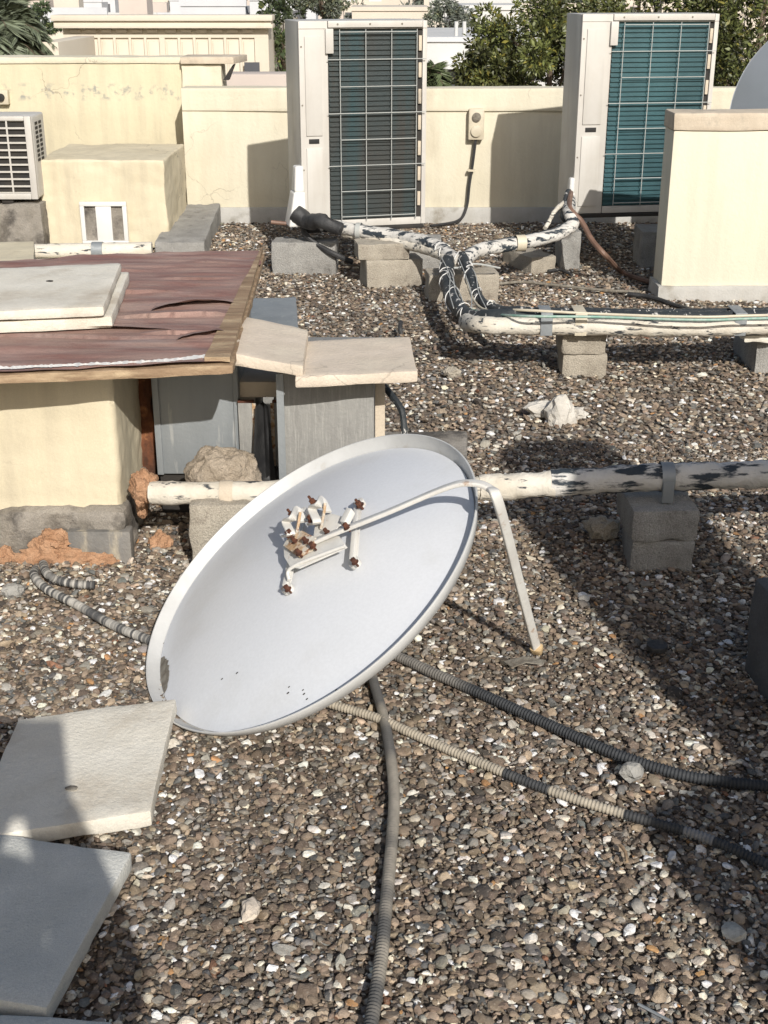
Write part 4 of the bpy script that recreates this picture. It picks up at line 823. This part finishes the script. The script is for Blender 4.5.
def ctr(x, y, Y): return PY(x, y, Y)
GT = 'broadleaf trees behind the parapet'
tree(ctr(550, 66, 13.6), (.88, 1.1, .80), 22000, .062, 'dark glossy tree whose crown fills the gap between the two air conditioners', group=GT, base=(.092, .105, .030))
tree(ctr(488, 84, 13.2), (.36, .5, .34), 5000, .058, 'small low crown rising over the parapet right of the socket', group=GT, clumps=30, base=(.09, .10, .03))
tree(ctr(640, 10, 15), (1.25, 1.4, 1.2), 20000, .068, 'tall dark tree behind the teal-coil air conditioner', group=GT, base=(.080, .092, .028))
tree(ctr(755, 50, 14.2), (1.0, 1.2, 1.1), 20000, .064, 'dense tree above the short pale wall and the far dish', group=GT, base=(.085, .098, .03))
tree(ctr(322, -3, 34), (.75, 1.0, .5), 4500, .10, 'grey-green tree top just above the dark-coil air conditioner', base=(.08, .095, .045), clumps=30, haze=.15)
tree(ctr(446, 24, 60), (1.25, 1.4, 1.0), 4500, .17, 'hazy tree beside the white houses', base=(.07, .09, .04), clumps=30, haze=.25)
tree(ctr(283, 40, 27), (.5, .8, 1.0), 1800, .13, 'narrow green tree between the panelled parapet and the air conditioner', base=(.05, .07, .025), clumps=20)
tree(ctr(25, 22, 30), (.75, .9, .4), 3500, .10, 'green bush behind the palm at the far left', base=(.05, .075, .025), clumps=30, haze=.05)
def palm(c, Lf, n, label, base, z0=-7, haze=0., lw=.5):
    c = V(c); t = thing('palm_tree', (c.x, c.y, z0), label, 'palm', 'palms behind the roof'); P, D = [], []
    ribs = MB(); r_ = random.Random(int(c.x * 10) + 5)
    for i in range(n):
        a_ = r_.uniform(0, 6.283); el = r_.uniform(-.1, 1.35); L = Lf * r_.uniform(.75, 1.1); pts = []
        for k in range(13):
            s_ = k / 12; hz = L * s_ * math.cos(el) * (1 - .15 * s_) ; z = L * (s_ * math.sin(el) - .55 * s_ * s_ * (.7 + .4 * math.cos(el)))
            pts.append(c + V((math.cos(a_) * hz, math.sin(a_) * hz, z)))
        ribs.tube(pts, .018, 5, rf=lambda L_, i_: 1 - .06 * i_)
        sd = V((-math.sin(a_), math.cos(a_), 0))
        for k in range(1, 12):
            for m_ in range(9):
                p = pts[k].lerp(pts[k + 1], m_ / 9); fw = (pts[k + 1] - pts[k]).normalized()
                for sg in (-1, 1): P.append(p[:]); D.append((sd * sg * .8 + fw * .55 + V((0, 0, -.25 + r_.uniform(-.15, .15)))).normalized()[:])
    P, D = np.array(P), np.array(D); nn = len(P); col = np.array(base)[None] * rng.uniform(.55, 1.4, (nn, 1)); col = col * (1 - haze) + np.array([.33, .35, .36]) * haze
    a = np.cross(D, np.array([0, 0, 1.])); a /= np.linalg.norm(a, axis=1)[:, None] + 1e-9
    leaf_mesh('fronds', P, D, lw, col, 'leaf', t, .055); ribs.build('ribs', 'bark', t)
    MB().tube([V((c.x, c.y, z0)), V((c.x + .15, c.y, (z0 + c.z) / 2)), c], .2, 10).build('trunk', 'bark', t)
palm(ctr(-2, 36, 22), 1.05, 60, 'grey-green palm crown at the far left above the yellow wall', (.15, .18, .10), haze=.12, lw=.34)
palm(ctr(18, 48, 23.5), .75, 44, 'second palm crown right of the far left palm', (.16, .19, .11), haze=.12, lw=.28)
palm(ctr(430, 80, 20), .45, 24, 'small palm behind the parapet right of the dark-coil air conditioner', (.12, .15, .07), lw=.2)
# ------------------------------------------------------------------ neighbouring roofs
YN = 25.
a, b = PY(54, 40, YN), PY(268, 40, YN); z1, z0 = ZV(a, 15), -7
t = thing('panelled_building', ((a.x + b.x) / 2, YN, -7), 'cream building with a cornice and a row of recessed panels behind the yellow wall', 'building')
ztop = ZV(a, 27)
MB().box(a.x + .15, b.x, YN + .12, YN + 9, z0, ztop - .02).build('wall', 'panel', t)
MB().box(a.x, b.x + .10, YN - .12, YN + .5, z1 - .10, z1).box(a.x + .03, b.x + .07, YN - .06, YN + .45, z1 - .22, z1 - .101).box(a.x + .06, b.x + .1, YN - .1, YN + .44, ztop - .02, ztop + .05).box(a.x + .1, b.x + .04, YN, YN + .4, ztop + .051, z1 - .221).build('cornice', 'panel', t, bevel=.015)
mb = MB(); n = 12; xs_ = [PY(69 + 15.4 * i + (3 if i > 5 else 0), 45, YN).x for i in range(13)]
pz0, pz1, pz2, pz3 = ZV(a, 38), ZV(a, 33), ZV(a, 29.5), ZV(a, 60)
for i in range(12):
    l_, r__ = xs_[i], xs_[i] + 11.2 / F * 27
    fr_ = MB().box(r__, xs_[i + 1], YN + .075, YN + .119, -3, pz0); fr_.build('pilaster', 'panel', t)
    MB().box(l_ + .03, r__ - .01, YN + .095, YN + .119, -3, pz0 - .06).build('recessed_panel', 'panel', t, bevel=.012); MB().box(l_ + .02, r__ - .02, YN + .07, YN + .119, pz1 - .0, pz2).build('frieze_panel', 'panel', t, bevel=.01)
MB().box(a.x + .16, xs_[0], YN + .075, YN + .119, -3, pz0).box(xs_[12], b.x - .002, YN + .075, YN + .119, -3, pz0).box(a.x + .16, b.x - .002, YN + .076, YN + .119, pz0 + .001, pz1 - .03).build('face_frame', 'panel', t)
wn = PY(251, 68, YN - .0); MB().box(wn.x - .12, wn.x + .16, YN - .02, YN + .015, wn.z - .08, wn.z + .1).build('window', 'shade', t)
a, b = PY(38, 42, 22), PY(58, 42, 22); z1 = ZV(a, 42)
solo(MB().box(a.x, b.x, 22, 24.8, -7, z1), 'stair_block', 'panel', 'low pale block left of the panelled building', 'building', bevel=.02)
a, b = PY(226, 80, 13), PY(420, 80, 13); z1 = ZV(a, 74)
solo(MB().box(a.x, b.x, 13, 13.4, -7, z1), 'pink_parapet', 'far_pink', 'pinkish parapet of the neighbouring roof right behind the wall cap', 'wall', bevel=.02)
a, b = PY(395, 45, 30), PY(560, 45, 30); z1 = ZV(a, 37)
t = thing('white_building', (a.x, 30, -7), 'plain white building above the parapet right of the dark-coil air conditioner', 'building')
MB().box(a.x, b.x, 30, 40, -7, z1 - .1).build('wall', 'far_white', t); MB().box(a.x - .05, b.x + .05, 29.95, 30.4, z1 - .099, z1).build('coping', 'far_grey', t)
w0 = PY(452, 70, 29.9); MB().box(w0.x - .25, w0.x + .3, 29.5, 29.99, w0.z + .04, w0.z + .12).build('window_hood', 'far_white', t); MB().box(w0.x - .1, w0.x + .25, 29.97, 29.995, w0.z - .7, w0.z + .03).build('window', 'shade', t)
for x in (456, 464): P = PY(x, 37, 31); MB().cyl(P - V((0, 0, .1)), P + V((0, 0, .33)), .045, 8).build('vent_pipe', 'far_white', t)
for (x0, x1_, yt, Y, m, lb) in ((464, 522, 10, 75, 'far_white', 'white stepped house behind the hazy tree'), (455, 480, 15, 70, 'far_white', 'low white annex in front of the white stepped house'), (352, 428, 11, 90, 'far_cream', 'sandy house roof above the dark-coil air conditioner')):
    a, b = PY(x0, 20, Y), PY(x1_, 20, Y); z1 = ZV(a, yt)
    t = thing('house', ((a.x + b.x) / 2, Y, -7), lb, 'house'); MB().box(a.x, b.x, Y, Y + 8, -7, z1).build('wall', m, t); MB().box(a.x - .1, b.x + .1, Y - .1, Y + 8.1, z1 + .002, z1 + .25).build('parapet', m, t)
    for f_ in (.2, .5, .8): x = a.x + (b.x - a.x) * f_; MB().box(x - .3, x + .3, Y - .04, Y - .003, z1 - 1.9, z1 - .8).build('window', 'shade', t)
rr = random.Random(11); cnt = 0
rows = [(80, 5), (110, 8), (150, 11), (190, 13), (240, 16), (300, 18), (380, 20), (480, 22), (620, 24)]
for Y, n in rows:
    hw = Y * .36
    for i in range(n):
        x = -hw + 2 * hw * (i + rr.uniform(.15, .85)) / n; yy = Y + rr.uniform(-.12, .12) * Y; wd = min(2 * hw / n * rr.uniform(.45, .95), 14)
        px = 384 + F * x / yy
        if Y < 110 and (440 < px < 530): continue
        zt_ = min(1.2, 1.75 - yy * rr.uniform(.010, .024)) if Y > 90 else rr.uniform(-1.8, -.7)
        if Y > 300: zt_ = rr.uniform(-1.5, 1.6) + rr.choice((0, 0, 1.5, 3))
        m = rr.choice(['far_cream', 'far_white', 'far_pink', 'far_grey', 'far_cream'])
        t = thing('house', (x, yy, -7), 'flat-roofed pale house in the distant town', 'house', 'distant town houses'); dp = wd * .7
        MB().box(x - wd / 2, x + wd / 2, yy, yy + dp, -7, zt_).build('wall', m, t)
        MB().box(x - wd / 2 - .1, x + wd / 2 + .1, yy - .1, yy + .2, zt_ + .002, zt_ + .7).build('parapet', m, t)
        if rr.random() < .75: s_ = wd * rr.uniform(.15, .4); sx = x + rr.uniform(-.3, .3) * wd; MB().box(sx - s_ / 2, sx + s_ / 2, yy + dp * .3, yy + dp * .7, zt_ + .002, zt_ + rr.uniform(1.0, 2.2)).build('stair_tower', rr.choice(['far_cream', 'far_white', 'far_pink']), t)
        if Y < 300:
            k = max(2, int(wd / 3.5))
            for j in range(k): wx = x - wd / 2 + wd * (j + .5) / k; MB().box(wx - .5, wx + .5, yy - .05, yy - .003, zt_ - 2.0, zt_ - .7).build('window', 'shade', t)
for i in range(34):
    Y = rr.uniform(130, 480); x = rr.uniform(-.33, .33) * Y; r_ = rr.uniform(1.6, 2.6) * (1 + Y / 500)
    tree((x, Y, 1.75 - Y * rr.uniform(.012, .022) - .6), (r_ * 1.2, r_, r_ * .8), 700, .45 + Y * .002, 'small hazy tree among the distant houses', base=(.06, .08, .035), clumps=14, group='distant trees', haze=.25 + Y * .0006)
